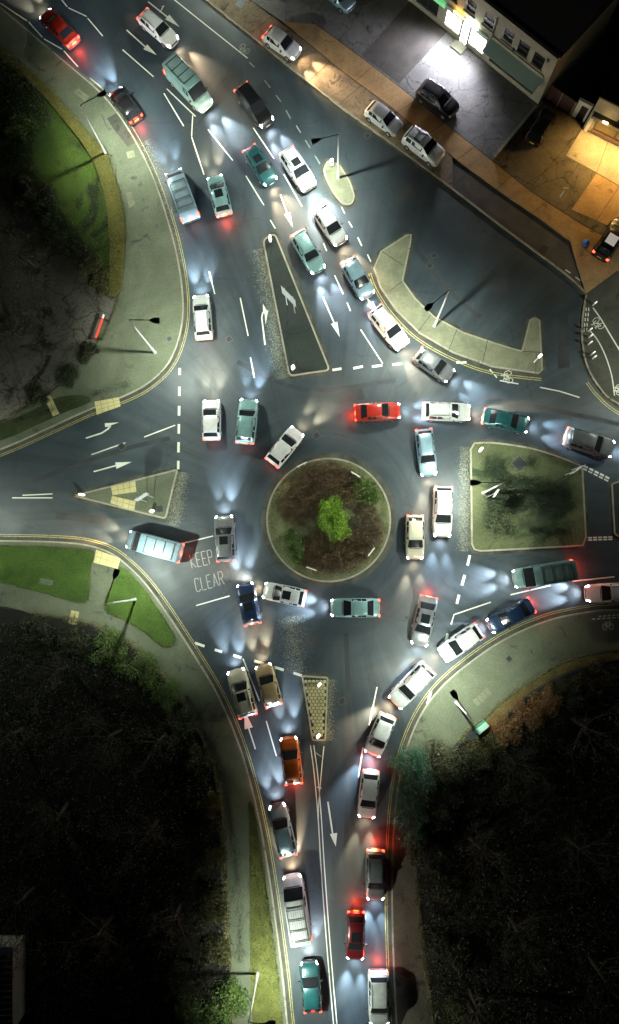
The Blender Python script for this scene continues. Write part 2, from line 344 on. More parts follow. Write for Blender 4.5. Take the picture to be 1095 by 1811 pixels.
slab('forecourt', W([(1000, 277), (1029, 229), (1120, 272), (1120, 345), (1054, 307)]), .16, M_slab, .1)
slab('forecourt', W([(1054, 308.5), (1120, 346), (1120, 420), (1010, 372)]), .14, M_tan, .1)
slab('pavement', W(smooth([(1035, 521), (1029, 560), (1028, 600), (1036, 645), (1058, 685), (1095, 717), (1250, 790)], 4)+[(1250, 470), (1150, 490), (1090, 480)]), .12, M_pave_dark)
kerb([(1035, 521), (1029, 560), (1028, 600), (1036, 645), (1058, 685), (1095, 717), (1250, 790)], 1)
ykE = W(smooth([(1045, 672), (1062, 694), (1095, 722), (1180, 765)], 5)); ribbon(YEL, ykE, -.3, -.38, .008); ribbon(YEL, ykE, -.5, -.58, .008)
for a, b in (((583, 111), (535, 155)), ((640, 153), (598, 187)), ((690, 190), (650, 226)), ((660, 118), (628, 146)), ((735, 178), (700, 202)), ((785, 218), (752, 243)), ((838, 262), (806, 285)), ((905, 312), (878, 336)), ((965, 358), (940, 380)), ((560, 92), (505, 115)), ((480, 32), (440, 62)),
             ((985, 290), (925, 330)), ((1029, 229), (935, 336)), ((1095, 330), (1045, 405)), ((965, 180), (880, 285)), ((1075, 250), (1054, 308))):
    ribbon(JOINT, W([a, b]), .02, -.02, .168 if a == (1075, 250) else .141)
ribbon(JOINT, W(smooth(K2[:8], 4)), .03, -.03, .1325); ribbon(JOINT, W(smooth(K3[1:], 4)), .03, -.03, .1365)
# islands
isle('traffic_island', rounded([(571, 300), (580, 283), (600, 290), (620, 322), (629, 350), (622, 364), (606, 364), (590, 345), (577, 320)], 7), M_conc, sm=1)
isle('traffic_island', rounded([(464, 424), (487, 412), (585, 656), (511, 667)], 10), M_isledark, sm=1)
cres = [(660, 475), (673, 445), (718, 416), (728, 415), (727, 430), (713, 497), (735, 528), (768, 560), (820, 588), (880, 608), (922, 621), (936, 566), (946, 561), (955, 567), (960, 655), (952, 662), (870, 650), (800, 625), (740, 590), (700, 550), (672, 510)]
isle('traffic_island', cres, M_conc, sm=1)
cy = W(smooth([(658, 482), (670, 513), (697, 553), (738, 594), (798, 629), (869, 655), (958, 667)], 5)); ribbon(YEL, cy, -.10, -.18, .008); ribbon(YEL, cy, -.3, -.38, .008)
for a, b in (((676, 446), (712, 470)), ((690, 515), (712, 498)), ((737, 590), (762, 557)), ((793, 621), (808, 583)), ((853, 643), (862, 602)), ((922, 622), (957, 624)), ((948, 625), (947, 660))): ribbon(JOINT, W([a, b]), .025, -.025, .1265)
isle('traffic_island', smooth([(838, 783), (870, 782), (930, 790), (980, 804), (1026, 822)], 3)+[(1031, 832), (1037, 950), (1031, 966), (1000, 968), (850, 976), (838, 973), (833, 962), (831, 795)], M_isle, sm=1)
isle('traffic_island', rounded([(1080, 855), (1095, 850), (1250, 900), (1250, 955), (1095, 951), (1085, 945)], 5), M_isledark, sm=1)
isle('traffic_island', rounded([(126, 877), (316, 829), (294, 919)], 7), M_pave, sm=1)
isle('traffic_island', rounded([(533, 1194), (581, 1197), (577, 1310), (552, 1310)], 5), M_soil, sm=1)
# honeycomb setts on the south island
hx = MB(); r = .19
A4 = [P(x, y) for x, y in ((538, 1199), (576, 1202), (573, 1305), (555, 1305))]
def inside(p, poly):
    c = False; n = len(poly)
    for i in range(n):
        a, b = poly[i], poly[i-1]
        if (a[1] > p[1]) != (b[1] > p[1]) and p[0] < (b[0]-a[0])*(p[1]-a[1])/(b[1]-a[1])+a[0]: c = not c
    return c
xs = [p.x for p in A4]; ys = [p.y for p in A4]; j = 0; y = min(ys)
while y < max(ys):
    x = min(xs)+(j % 2)*r*.92
    while x < max(xs):
        if inside((x, y), A4):
            hx.add([(x+r*.78*math.cos(a), y+r*.78*math.sin(a), .14) for a in [math.pi/6+k*math.pi/3 for k in range(6)]]+[(x+r*.95*math.cos(a), y+r*.95*math.sin(a), .118) for a in [math.pi/6+k*math.pi/3 for k in range(6)]], [(0, 1, 2, 3, 4, 5)]+[(k, k+6, (k+1) % 6+6, (k+1) % 6) for k in range(6)])
        x += r*1.84
    y += r*1.6; j += 1
tag(hx.build('paving', ground('yellow_setts', (.34, .33, .17), (.5, .47, .26), 1, 8, .8)), kind='structure')
# round island
C0 = P(581, 919); RI = 5.95
circ = [Vector((C0.x+RI*math.cos(a), C0.y+RI*math.sin(a), 0)) for a in np.linspace(0, 2*math.pi, 97)[:-1]]
ribbon(KERBS, circ, 0, .16, .135, -.03, True); ribbon(GUT, circ, -.5, -.01, .004, None, True)
mb = MB(); vs = []; rings = 14; N = 72
for i in range(rings+1):
    rr = (RI-.16)*(1-i/rings)
    for k in range(N):
        a = 2*math.pi*k/N; z = .12+.45*(1-(rr/RI)**2)*(i > 2)+.04*random.random()*(i > 0)
        vs.append((C0.x+rr*math.cos(a), C0.y+rr*math.sin(a), z))
mb.add(vs, [(i*N+k, i*N+(k+1) % N, (i+1)*N+(k+1) % N, (i+1)*N+k) for i in range(rings) for k in range(N)])
tag(mb.build('roundabout_mound', M_isleg, smooth=True), kind='structure')
# tactile paving and slabs
def quad(name, pts, m, z=.127, kind='structure', grid=None):
    o = slab(name, W(pts), z, m, z-.02)
    if grid:
        a, b, c, d = [Vector((p.x, p.y)) for p in W(pts)]
        for i in range(1, grid[0]):
            t = i/grid[0]; p = a.lerp(b, t); q = d.lerp(c, t); ribbon(JOINT, [Vector((*p, 0)), Vector((*q, 0))], .012, -.012, z+.003)
        for i in range(1, grid[1]):
            t = i/grid[1]; p = a.lerp(d, t); q = b.lerp(c, t); ribbon(JOINT, [Vector((*p, 0)), Vector((*q, 0))], .012, -.012, z+.003)
    return o
quad('tactile_paving', [(168, 711), (211, 703), (214, 719), (172, 734)], M_tact, .135, grid=(4, 3))
quad('tactile_paving', [(79, 704), (90, 699), (106, 732), (95, 737)], M_tact, .14, grid=(2, 4))
quad('tactile_paving', [(171, 972), (214, 988), (209, 1006), (166, 995)], M_tact, .14, grid=(4, 2))
quad('tactile_paving', [(197, 861), (240, 851), (242, 870), (200, 876)], M_tact, .14, grid=(4, 2))
quad('tactile_paving', [(199, 877), (241, 887), (238, 903), (196, 890)], M_tact, .14, grid=(4, 2))
quad('tactile_paving', [(127, 1079), (141, 1082), (136, 1106), (122, 1102)], M_tact, .137, grid=(2, 4))
quad('paving', [(131, 165), (139, 158), (159, 172), (151, 180)], M_conc, .127, grid=(2, 1))
quad('paving', [(223, 342), (233, 340), (240, 363), (229, 369)], M_conc, .127)
quad('paving', [(224, 270), (237, 267), (240, 279), (227, 282)], M_conc, .127)
quad('paving', [(190, 211), (208, 201), (243, 250), (227, 262), (212, 242), (205, 235)], M_pave_dark, .127)
quad('paving', [(835, 1239), (861, 1216), (869, 1226), (844, 1249)], M_conc, .127, grid=(4, 1))
quad('paving', [(72, 1022), (96, 1026), (94, 1036), (70, 1032)], M_pave, .142)
quad('paving', [(0, 1031), (30, 1036), (28, 1050), (0, 1046)], M_pave, .142)
# ------------------------------------------------------------------ painted markings
def ln(pts, wd=.11, mb=WHITE, z=.008): ribbon(mb, W(pts), wd/2, -wd/2, z)
for a in [[(0, 5), (25, 22), (48, 37)], [(51, 39), (75, 66)], [(78, 69), (110, 87)], [(113, 90), (138, 118)], [(100, -12), (119, 12)], [(121, 14), (153, 29)], [(155, 32), (182, 64)],
          [(217, 88), (272, 136)], [(295, 157), (346, 206)], [(290, 165), (325, 223)], [(341, 204), (339, 241)], [(339, 242), (361, 309)], [(309, 0), (374, 52), (438, 103)],
          [(448, 226), (485, 281)], [(435, 311), (467, 363)], [(502, 308), (534, 365)], [(478, 389), (487, 404)], [(368, 229), (412, 284)], [(572, 430), (578, 444)], [(592, 487), (607, 520)],
          [(425, 527), (439, 594)], [(443, 632), (450, 668)], [(638, 583), (677, 643)], [(614, 535), (620, 550)], [(255, 773), (310, 752)], [(162, 804), (222, 783)],
          [(22, 880.5), (93, 880.5)], [(40, 876), (93, 873.5)], [(319, 962), (377, 948)], [(347, 1071), (406, 1054)], [(430, 1165), (459, 1240)], [(471, 1275), (489, 1337)],
          [(667, 1215), (653, 1283)], [(642, 1322), (634, 1375)], [(868, 1065), (803, 1087), (798, 1104)], [(903, 1052), (974, 1035)], [(1012, 1028), (1087, 1020)],
          [(955, 685), (990, 692), (1025, 703)], [(884, 673), (917, 679)], [(370, 480), (380, 520)], [(150, -30), (165, -10)]]: ln(a)
ln(smooth([(549, 1318), (556, 1370), (563, 1450), (567, 1520), (574, 1620), (582, 1720), (590, 1811), (600, 1930)], 4), .09)
ln(smooth([(555, 1318), (562, 1370), (568, 1440), (573, 1520), (580, 1620), (588, 1720), (596, 1811), (606, 1930)], 4), .09)
ln(smooth([(573, 1320), (569, 1360), (564, 1420), (563, 1450)], 4), .08); ln([(580, 1418), (589, 1478)], .14)
ln([(561, 1392), (569, 1394)], .1); ln([(557, 1330), (568, 1338)], .1, FAINT)
for a in [(588, 654.5, 604, 652), (625, 651.5, 642, 648), (658, 648.5, 676, 646), (694, 645, 711, 643), (380, 1149, 393, 1153), (413, 1159, 427, 1163), (450, 1169, 467, 1174), (485, 1179.5, 502, 1185), (519, 1190, 534, 1195),
          (345, 1137, 362, 1143), (831, 982, 827, 1000), (822, 1017, 817, 1035), (812, 1052, 808, 1068), (792, 1121, 787, 1139), (762, 1223, 756, 1246), (807, 641, 825, 641)]: ln([a[:2], a[2:]], .24)
for y0, y1 in ((651, 663), (684, 700), (718, 735), (750, 767), (782, 800), (815, 830)): ln([(318-(y0-651)*.015, y0), (318-(y1-651)*.015, y1)], .24)
for a in [(468, 142, 478, 155), (488, 168, 497, 180), (506, 195, 514, 210), (524, 222, 532, 235), (540, 248, 549, 262), (557, 275, 566, 290), (604, 366, 610, 378), (617, 392, 623, 402), (633, 420, 640, 435), (650, 450, 656, 463), (866, 653, 872, 660), (874, 662, 879, 668), (441, 110, 450, 119)]: ln([a[:2], a[2:]], .12, FAINT if a[1] < 300 else WHITE)
for k in range(5):
    a = (1033+k*9.4, 824+k*4.7); ln([a, (a[0]+7, a[1]+3.5)], .2); ln([(a[0]-2, a[1]+4.6), (a[0]+5, a[1]+8.1)], .14)
    b = (1040+k*9, 951-k*.3); ln([b, (b[0]+7, b[1])], .14); ln([(b[0], b[1]+4), (b[0]+7, b[1]+4)], .14)
    for x in (1036, 1040.5): ln([(x-k*.9, 545+k*9), (x-k*.9, 551+k*9)], .11, z=.126)
for k in range(6): ln([(1046+k*9, 1095-k*.6), (1052+k*9, 1094.6-k*.6)], .1, z=.127); ln([(1058+k*8, 1090-k*.6), (1063+k*8, 1089.6-k*.6)], .1, z=.127)
ln(smooth([(1048, 545), (1062, 565), (1078, 592), (1095, 620), (1120, 660)], 4), .12, z=.126); ln(smooth([(1043, 586), (1056, 602), (1070, 630), (1081, 665), (1086, 700)], 4), .1, z=.126)
ln([(1000, 477), (1009, 483)], .12); ln([(1018, 490), (1026, 496)], .12)
def arrow(a, b, tip, wd=.13, hw=.32):
    ln([a, b], wd)
    A, B = P(*b), P(*tip); d = (B-A).to_2d().normalized(); q = Vector((-d.y, d.x))
    WHITE.add([(A.x+q.x*hw, A.y+q.y*hw, .0085), (A.x-q.x*hw, A.y-q.y*hw, .0085), (B.x, B.y, .0085)], [(0, 1, 2)])
arrow((224, 53), (257, 83), (277, 97)); arrow((571, 525), (591, 571), (601, 596)); arrow((496, 344), (508, 377), (518, 402)); arrow((262, 3), (296, 30), (318, 48))
arrow((636, 503), (655, 537), (673, 561)); arrow((166, 834), (205, 823.5), (233, 817)); arrow((452, 1325), (440, 1288), (432, 1256), .13, .4)
arrow((588, 1478), (590, 1474), (594, 1497), .1, .34)
ln([(469, 610), (463, 562), (465, 553), (470, 549)], .14); arrow((467, 555), (469, 551), (465, 537), .05, .2); arrow((469, 551), (471, 549), (470, 574), .05, .2)
ln([(152, 775), (180, 766), (192, 758), (196, 753)], .14); arrow((194, 756), (186, 752), (211, 747), .08, .2)
ln([(283, 22), (290, 10), (286, 12)], .1)
def stroke_text(word, org, right, up, wd=.085):
    G = {'K': [[(0, 0), (0, 1)], [(.7, 1), (0, .45), (.7, 0)]], 'E': [[(.7, 0), (0, 0), (0, 1), (.7, 1)], [(0, .5), (.55, .5)]], 'P': [[(0, 0), (0, 1), (.55, 1), (.7, .85), (.7, .6), (.55, .48), (0, .48)]],
         'C': [[(.7, .85), (.55, 1), (.15, 1), (0, .85), (0, .15), (.15, 0), (.55, 0), (.7, .15)]], 'L': [[(0, 1), (0, 0), (.7, 0)]], 'A': [[(0, 0), (.35, 1), (.7, 0)], [(.12, .32), (.58, .32)]],
         'R': [[(0, 0), (0, 1), (.55, 1), (.7, .85), (.7, .65), (.55, .5), (0, .5)], [(.3, .5), (.7, 0)]]}
    for i, ch in enumerate(word):
        for st in G[ch]:
            for p, q in zip(st, st[1:]):
                ln([(org[0]+right[0]*(i+s)+up[0]*t, org[1]+right[1]*(i+s)+up[1]*t) for s, t in (p, q)], wd, FAINT, .0082)
stroke_text('KEEP', (340, 1005), (10.3, -2.4), (-5, -24)); stroke_text('CLEAR', (348, 1047), (10.4, -3), (-4.5, -23))
def bike(px, py, ang, s=1.0, z=.008, wd=.055, mb=WHITE):
    c = P(px, py); ca, sa = math.cos(ang), math.sin(ang)
    T = lambda x, y: Vector((c.x+(x*ca-y*sa)*s, c.y+(x*sa+y*ca)*s, z))
    for cx in (-.38, .38): ribbon(mb, [T(cx+.25*math.cos(a), -.15+.36*math.sin(a)) for a in np.linspace(0, 6.283, 15)[:-1]], wd/2, -wd/2, z, None, True)
    for st in ([(-.38, -.15), (-.12, .3), (.3, .3), (.02, -.15), (-.38, -.15)], [(.02, -.15), (-.18, .42)], [(.38, -.15), (.26, .5), (.42, .52)], [(-.3, .42), (-.06, .42)]):
        for p, q in zip(st, st[1:]): ribbon(mb, [T(*p), T(*q)], wd/2, -wd/2, z+.0002)
bike(897, 667, R(100), .95); bike(431, 88, R(130), .9, mb=FAINT); bike(1056, 574, R(130), .95, .126); bike(1074, 1106, R(5), .8, .127); bike(1092, 690, R(90), .8, .126)
tag(WHITE.build('road_markings', M_white), kind='structure'); tag(FAINT.build('road_markings', M_faint), kind='structure')
tag(YEL.build('yellow_lines', M_yel), kind='structure'); tag(KERBS.build('kerb', M_kerb), kind='structure')
tag(GUT.build('gutter', ground('gutter_grit', (.05, .053, .046), (.13, .125, .095), .7, 10, .95, spot=.5)), kind='structure')
tag(JOINT.build('paving_joints', flat('joint_dirt', (.025, .023, .018), .95)), kind='structure')
# grit and dirt swept into the edges of the splitter islands
def grit(pts, n, wd, m):
    q = W(pts); mb = MB()
    for _ in range(n):
        i = random.randrange(len(q)-1); p = q[i].lerp(q[i+1], random.random()); o = random.gauss(0, wd); s = random.uniform(.015, .045)
        a = random.random()*6.3; d = (q[i+1]-q[i]).normalized(); c = (p.x-d.y*o, p.y+d.x*o)
        mb.add([(c[0]+s*math.cos(a+k*2.09), c[1]+s*math.sin(a+k*2.09), .0075) for k in range(3)], [(0, 1, 2)])
    tag(mb.build('grit', m), kind='stuff')
mg_ = flat('pale_grit', (.28, .28, .2), .95)
grit([(458, 440), (480, 560), (500, 670)], 4500, .42, mg_); grit([(822, 790), (820, 975)], 2500, .3, mg_); grit([(322, 835), (308, 930)], 2200, .35, mg_)
grit([(515, 1090), (528, 1190)], 1500, .6, mg_); grit([(255, 250), (275, 300), (300, 380), (315, 470)], 1500, .3, mg_); grit([(586, 1202), (582, 1310)], 900, .25, mg_)
PT = MB()
for pl in ([(600, 690), (640, 684), (646, 706), (606, 712)], [(455, 1130), (475, 1136), (470, 1160), (450, 1154)], [(690, 330), (730, 320), (745, 350), (700, 362)], [(860, 470), (905, 500), (890, 530), (842, 498)], [(100, 905), (190, 915), (188, 928), (98, 918)], [(300, 335), (322, 330), (330, 372), (308, 378)], [(985, 560), (1005, 558), (1008, 650), (988, 652)], [(535, 1115), (560, 1113), (562, 1150), (538, 1150)], [(230, 20), (262, 48), (252, 62), (218, 32)]):
    q = W(pl); PT.add([(p.x, p.y, .003) for p in q], [(3, 2, 1, 0) if area2(q) < 0 else (0, 1, 2, 3)])
for l_ in ([(470, 505), (585, 520), (640, 500)], [(612, 1120), (618, 1300), (612, 1500)], [(720, 420), (800, 520), (850, 560)], [(60, 850), (200, 800), (300, 775)], [(420, 640), (540, 690), (700, 672)], [(860, 700), (1000, 730), (1095, 750)]): ribbon(PT, W(smooth(l_, 4)), .22, -.22, .0035)
tag(PT.build('road_patches', ground('patched_asphalt', (.03, .036, .042), (.055, .064, .07), .5, 12, .8)), kind='structure')
# ------------------------------------------------------------------ street lamps
def spot(name, loc, aim, power, size, col, parent=None, blend=.6, rad=.12):
    l = bpy.data.lights.new(name, 'SPOT'); l.energy = power; l.spot_size = R(size); l.spot_blend = blend; l.color = col; l.shadow_soft_size = rad
    o = bpy.data.objects.new(name, l); COL.objects.link(o); o.location = loc
    o.rotation_euler = (Vector(aim)-Vector(loc)).to_track_quat('-Z', 'Y').to_euler()
    if parent: o.parent = parent
    return o
M_lens = emis('lamp_lens', (.95, 1, .9), 6)
def street_lamp(base, top, head, label, pw=1.0, tilt=3.0):
    b = P(*base); dn = Vector((587, 1005)); r_ = (Vector(top)-Vector(base)).length/((Vector(base)-dn).length)
    h = CH*r_/(1+r_); hd = P(*head, h)-Vector((b.x, b.y, 0)); loc = Vector((b.x, b.y, .12))
    t = thing('street_lamp', label, 'street lamp', loc, 0, 'street lamps round the junction')
    p = MB(); p.tube([(0, 0, 0), (0, 0, 1.2), (0, 0, 1.25), (0, 0, h-.15)], [.12, .12, .085, .065], 10); p.cyl((0, 0, -.05), .17, .08, 12); p.build('pole', M_galv, t, True)
    d = Vector((hd.x, hd.y, 0)); L = d.length; d.normalize(); q = Vector((-d.y, d.x, 0))
    a = MB(); a.tube([(0, 0, h-.22), d*.3+Vector((0, 0, h-.05)), d*(L-.45)+Vector((0, 0, h+.06))], .04, 8); a.build('arm', M_black, t, True)
    c = MB(); z = h+.06; s = [(-.48, .07), (-.35, .13), (-.1, .24), (.25, .25), (.38, .18)]
    vs = []
    for zz in (z-.06, z+.03, z+.08):
        k = .75 if zz > z+.05 else 1
        vs += [d*(L+x)+q*w*k+Vector((0, 0, zz)) for x, w in s]+[d*(L+x)-q*w*k+Vector((0, 0, zz)) for x, w in reversed(s)]
    n = 10; c.add(vs, [tuple(reversed(range(n))), tuple(range(2*n, 3*n))]+[(i+l*n, (i+1) % n+l*n, (i+1) % n+(l+1)*n, i+(l+1)*n) for l in (0, 1) for i in range(n)])
    hdm = c.build('lamp_head', M_black, t)
    l = MB(); l.box((0, 0, 0), (.5, .34, .02), math.atan2(d.y, d.x)); lo = l.build('lens', M_lens, hdm); lo.location = d*(L+.05)+Vector((0, 0, z-.075))
    lp = d*(L+.05)+Vector((0, 0, z-.12))
    spot('lamp_light', lp, lp+Vector((d.x*tilt, d.y*tilt, -8)), LAMP_W*pw, 158, (.90, 1, .84), t, .45, .15)
    return t
street_lamp((188, 274), (143, 178), (182, 168), 'street lamp on pavement by the mossy bank, nearest the top left corner', 1.0)
street_lamp((598, 316), (597, 233), (558, 251), 'street lamp standing on the small oval traffic island', 1.1)
street_lamp((768, 577), (792, 508), (758, 544), 'street lamp on the crescent concrete island', 1.1)
street_lamp((275, 624), (228, 561), (276, 568), 'street lamp on wide pavement beside the red and white barrier', 1.1)
street_lamp((240, 1060), (186, 1062), (206, 1014), 'street lamp between the lawns with its base on the lawn edge', 1.0)
street_lamp((854, 872), (888, 849), (839, 854), 'street lamp on the square grass island', 1.0)
street_lamp((806, 1242), (832, 1274), (803, 1228), 'street lamp on pavement near the green cabinet and woods', 1.0)
street_lamp((456, 1720), (440, 1804), (480, 1808), 'street lamp on lime green verge at bottom edge', 1.0)
# unseen lamps added outside the picture to light the outer roads
for b, tp, hd, lb in (((-130, 905), (-250, 890), (-210, 920), 'added unseen street lamp on verge west of the picture'), ((1230, 640), (1325, 590), (1290, 620), 'added unseen street lamp beyond the east cycle track'), ((430, -140), (405, -290), (350, -262), 'added unseen street lamp beyond the north pavement')):
    street_lamp(b, tp, hd, lb, .8)
# ------------------------------------------------------------------ vehicles
def car_body(kind):
    # stations: x, half width, belt z, top z, top half width
    if kind == 'hatchback': L = 4.15; S = [(-2.07, .62, .62, .66, .5), (-2.03, .78, .82, .92, .62), (-1.86, .84, .95, 1.04, .62), (-1.45, .87, .95, 1.41, .56), (-1.0, .88, .94, 1.47, .59), (-.2, .88, .93, 1.49, .6), (.25, .88, .92, 1.44, .58), (1.02, .87, .9, 1.0, .66), (1.5, .85, .83, .93, .62), (1.85, .79, .74, .8, .58), (2.03, .66, .62, .66, .5), (2.08, .54, .52, .54, .4)]; G = (3, 6, 2, 7)
    elif kind == 'saloon': L = 4.6; S = [(-2.3, .62, .62, .7, .5), (-2.25, .8, .85, .98, .62), (-1.75, .87, .95, 1.04, .66), (-1.05, .88, .95, 1.38, .55), (-.6, .89, .94, 1.42, .58), (-.1, .89, .93, 1.43, .58), (.35, .89, .92, 1.38, .56), (1.1, .88, .88, .97, .66), (1.6, .86, .82, .92, .62), (2.05, .79, .72, .78, .56), (2.25, .66, .6, .64, .5), (2.3, .54, .5, .52, .4)]; G = (3, 6, 2, 7)
    elif kind == 'estate': L = 4.7; S = [(-2.35, .62, .62, .68, .5), (-2.3, .8, .86, .98, .62), (-2.1, .87, .95, 1.08, .62), (-1.75, .89, .95, 1.4, .56), (-1.0, .89, .94, 1.46, .6), (-.1, .89, .93, 1.47, .6), (.35, .89, .92, 1.41, .58), (1.1, .88, .88, .98, .66), (1.6, .86, .82, .92, .62), (2.05, .79, .72, .78, .56), (2.3, .66, .6, .64, .5), (2.35, .54, .5, .52, .4)]; G = (3, 6, 2, 7)
    elif kind == 'suv': L = 4.6; S = [(-2.3, .68, .7, .76, .55), (-2.26, .84, .95, 1.1, .66), (-2.1, .9, 1.08, 1.2, .68), (-1.8, .92, 1.08, 1.6, .62), (-1.1, .93, 1.07, 1.67, .65), (-.2, .93, 1.06, 1.68, .65), (.3, .93, 1.05, 1.62, .62), (1.05, .92, 1.03, 1.13, .7), (1.6, .9, .96, 1.07, .66), (2.05, .84, .85, .92, .62), (2.25, .72, .7, .75, .55), (2.3, .6, .56, .6, .45)]; G = (3, 6, 2, 7)
    else: L = 5.4; S = [(-2.7, .86, 1.0, 2.1, .78), (-2.66, .95, 1.2, 2.25, .84), (-2.5, .97, 1.2, 2.3, .86), (-1.5, .97, 1.2, 2.32, .86), (-.5, .97, 1.2, 2.32, .86), (.4, .97, 1.2, 2.32, .86), (1.15, .97, 1.2, 2.2, .82), (1.95, .95, 1.15, 1.3, .8), (2.3, .92, 1.0, 1.1, .74), (2.55, .85, .82, .9, .66), (2.68, .74, .65, .7, .56), (2.72, .6, .55, .58, .45)]; G = (5, 6, 2, 7)
    prof = []
    for x, w_, bz, tz, tw in S:
        cab = tz-bz > .2
        h = [(w_*.86, .24), (w_*.98, .34), (w_, .55 if bz > .65 else bz*.8), (w_*.985, bz-.05), (w_*.95, bz), (tw+.05 if cab else tw+.08, tz-.05 if cab else tz-.03), (tw-.04, tz-.008), (tw*.5, tz+.015), (0, tz+.02)]
        prof.append([Vector((x, y, z)) for y, z in h])
    return L, S, prof, G
def build_car(kind):
    L, S, prof, G = car_body(kind)
    root = thing(kind, 'x', 'car')
    mb = MB(); n = len(prof[0]); full = [p+[Vector((v.x, -v.y, v.z)) for v in reversed(p[:-1])] for p in prof]; m_ = len(full[0])
    vs = [v for p in full for v in p]; fs = []
    for i in range(len(full)-1):
        for k in range(m_-1): fs.append((i*m_+k, (i+1)*m_+k, (i+1)*m_+k+1, i*m_+k+1))
        fs.append((i*m_+m_-1, (i+1)*m_+m_-1, (i+1)*m_, i*m_))
    fs += [tuple(range(m_)), tuple(reversed(range((len(full)-1)*m_, len(full)*m_)))]
    mb.add(vs, fs); body = mb.build('body', flat('paint_silver', (.5, .5, .5), .3), root, True)
    body.data.materials[0] = flat('paint_silver', (.5, .5, .5), .3)
    me = body.data; me.set_sharp_from_angle(angle=R(38))
    # glazing: panels set proud of the loft
    def panel(name, quad_, m, off=.012, par=root, shrink=.07):
        c = sum(quad_, Vector())/len(quad_); q = [c+(v-c)*(1-shrink) for v in quad_]
        nn = (q[2]-q[0]).cross(q[3]-q[1]).normalized()
        if nn.dot(c-Vector((0, 0, .7))) < 0: nn = -nn
        b = MB(); b.add([v+nn*off for v in q]+[v-nn*.03 for v in q], [(0, 1, 2, 3), (7, 6, 5, 4)]+[(i, i+4, (i+1) % 4+4, (i+1) % 4) for i in range(4)])
        return b.build(name, m, par)
    mir = lambda v: Vector((v.x, -v.y, v.z))
    r0, r1, bk, fr = G
    def screen(name, A, B, t0, t1, off=.014):
        ks = [0, .33, .66, 1]; rows = []
        full = lambda pr: [pr[5].lerp(pr[6], .1)+Vector((0, 0, 0)), pr[6], pr[7], pr[8], mir(pr[7]), mir(pr[6]), mir(pr[5].lerp(pr[6], .1))]
        fa, fb = full(A), full(B); ctr = Vector((0, 0, .6)); b = MB(); vs = []
        nn = (fb[3]-fa[3]).cross(Vector((0, 1, 0))).normalized(); nn = nn if nn.z > 0 else -nn
        for sgn in (1, -1):
            for t in (t0, t1): vs += [p.lerp(q, t)+nn*(off if sgn > 0 else -.03) for p, q in zip(fa, fb)]
        n = 7; fs = [(k, k+1, n+k+1, n+k) for k in range(n-1)]+[(2*n+k, 3*n+k, 3*n+k+1, 2*n+k+1) for k in range(n-1)]
        fs += [(k, 2*n+k, 2*n+k+1, k+1) for k in range(n-1)]+[(n+k, n+k+1, 3*n+k+1, 3*n+k) for k in range(n-1)]+[(0, n, 3*n, 2*n), (n-1, 3*n-1, 4*n-1, 2*n-1)]
        b.add(vs, fs); return b.build(name, M_glass, root)
    screen('windscreen', prof[fr], prof[r1], .05, .95)
    if kind != 'van': screen('rear_window', prof[bk], prof[r0], .08, .9)
    sides = ((r0, 4), (4, r1-0), ) if kind != 'van' else ((r0, r1),)
    for s in (0, 1):
        f_ = mir if s else (lambda v: v)
        for i, j in sides:
            A, B = prof[i], prof[j]
            panel('side_window', [f_(A[4].lerp(A[5], .1)), f_(B[4].lerp(B[5], .1)), f_(B[4].lerp(B[5], .88)), f_(A[4].lerp(A[5], .88))], M_glass, .012, shrink=.08)
    w_ = S[4][1]
    for sx in (.63*L/2, -.62*L/2):
        for sy in (1, -1):
            t_ = MB(); pr = [(-.1, .2), (-.11, .29), (-.09, .325), (.09, .325), (.11, .29), (.1, .2)]; N_ = 20; vs = []
            for a_ in range(N_):
                th = 2*math.pi*a_/N_; vs += [(r_*math.cos(th), y, r_*math.sin(th)) for y, r_ in pr]
            t_.add(vs, [(a_*6+k, ((a_+1) % N_)*6+k, ((a_+1) % N_)*6+(k+1) % 6, a_*6+(k+1) % 6) for a_ in range(N_) for k in range(6)])
            wo = t_.build('wheel', M_tyre, root, True); wo.location = (sx, sy*(w_-.07), .325)
            rb = MB(); rb.tube([(0, -.075, 0), (0, .075, 0)], .205, 16)
            for k in range(5):
                th = k*1.2566; rb.box((.11*math.cos(th), sy*.085, .11*math.sin(th)), (.05, .03, .05))
            rb.build('rim', M_rim, wo)
    xf, xr = L/2, -L/2; hz = S[9][2]-.08 if kind != 'van' else .85
    for sy in (1, -1):
        h = MB(); A = prof[9]; B = prof[10]
        f_ = (lambda v: v) if sy > 0 else mir
        q = [A[3]+Vector((0, .01, .035)), A[5]+Vector((0, .03, .02)), B[5]+Vector((.01, 0, .03)), B[3]+Vector((.02, .02, .03))]
        q2 = [v-Vector((.03, .02, .16)) for v in q]; vs = [f_(v) for v in q]+[f_(v) for v in q2]
        h.add(vs, [(0, 1, 2, 3), (7, 6, 5, 4)]+[(i, i+4, (i+1) % 4+4, (i+1) % 4) for i in range(4)]); h.build('headlight', M_headl, root)
        tl = MB(); tz = S[1][2]-.02; tl.box((xr+.06, sy*(S[1][1]-.1), tz-.03), (.16, .22, .2 if kind != 'van' else .5)); tl.build('tail_light', M_taill, root)
        mm = MB(); mm.box((S[fr][0]-.42, sy*(S[5][1]+.1), S[5][2]+.03), (.13, .22, .14), 0, .8); mm.build('mirror', M_trim, root)
    a7, a1 = S[fr], S[bk]
    b_ = MB(); b_.box((a7[0]+.05, 0, a7[3]+.012), (.07, a7[4]*1.7, .03)); b_.build('wiper_cowl', M_trim, root)
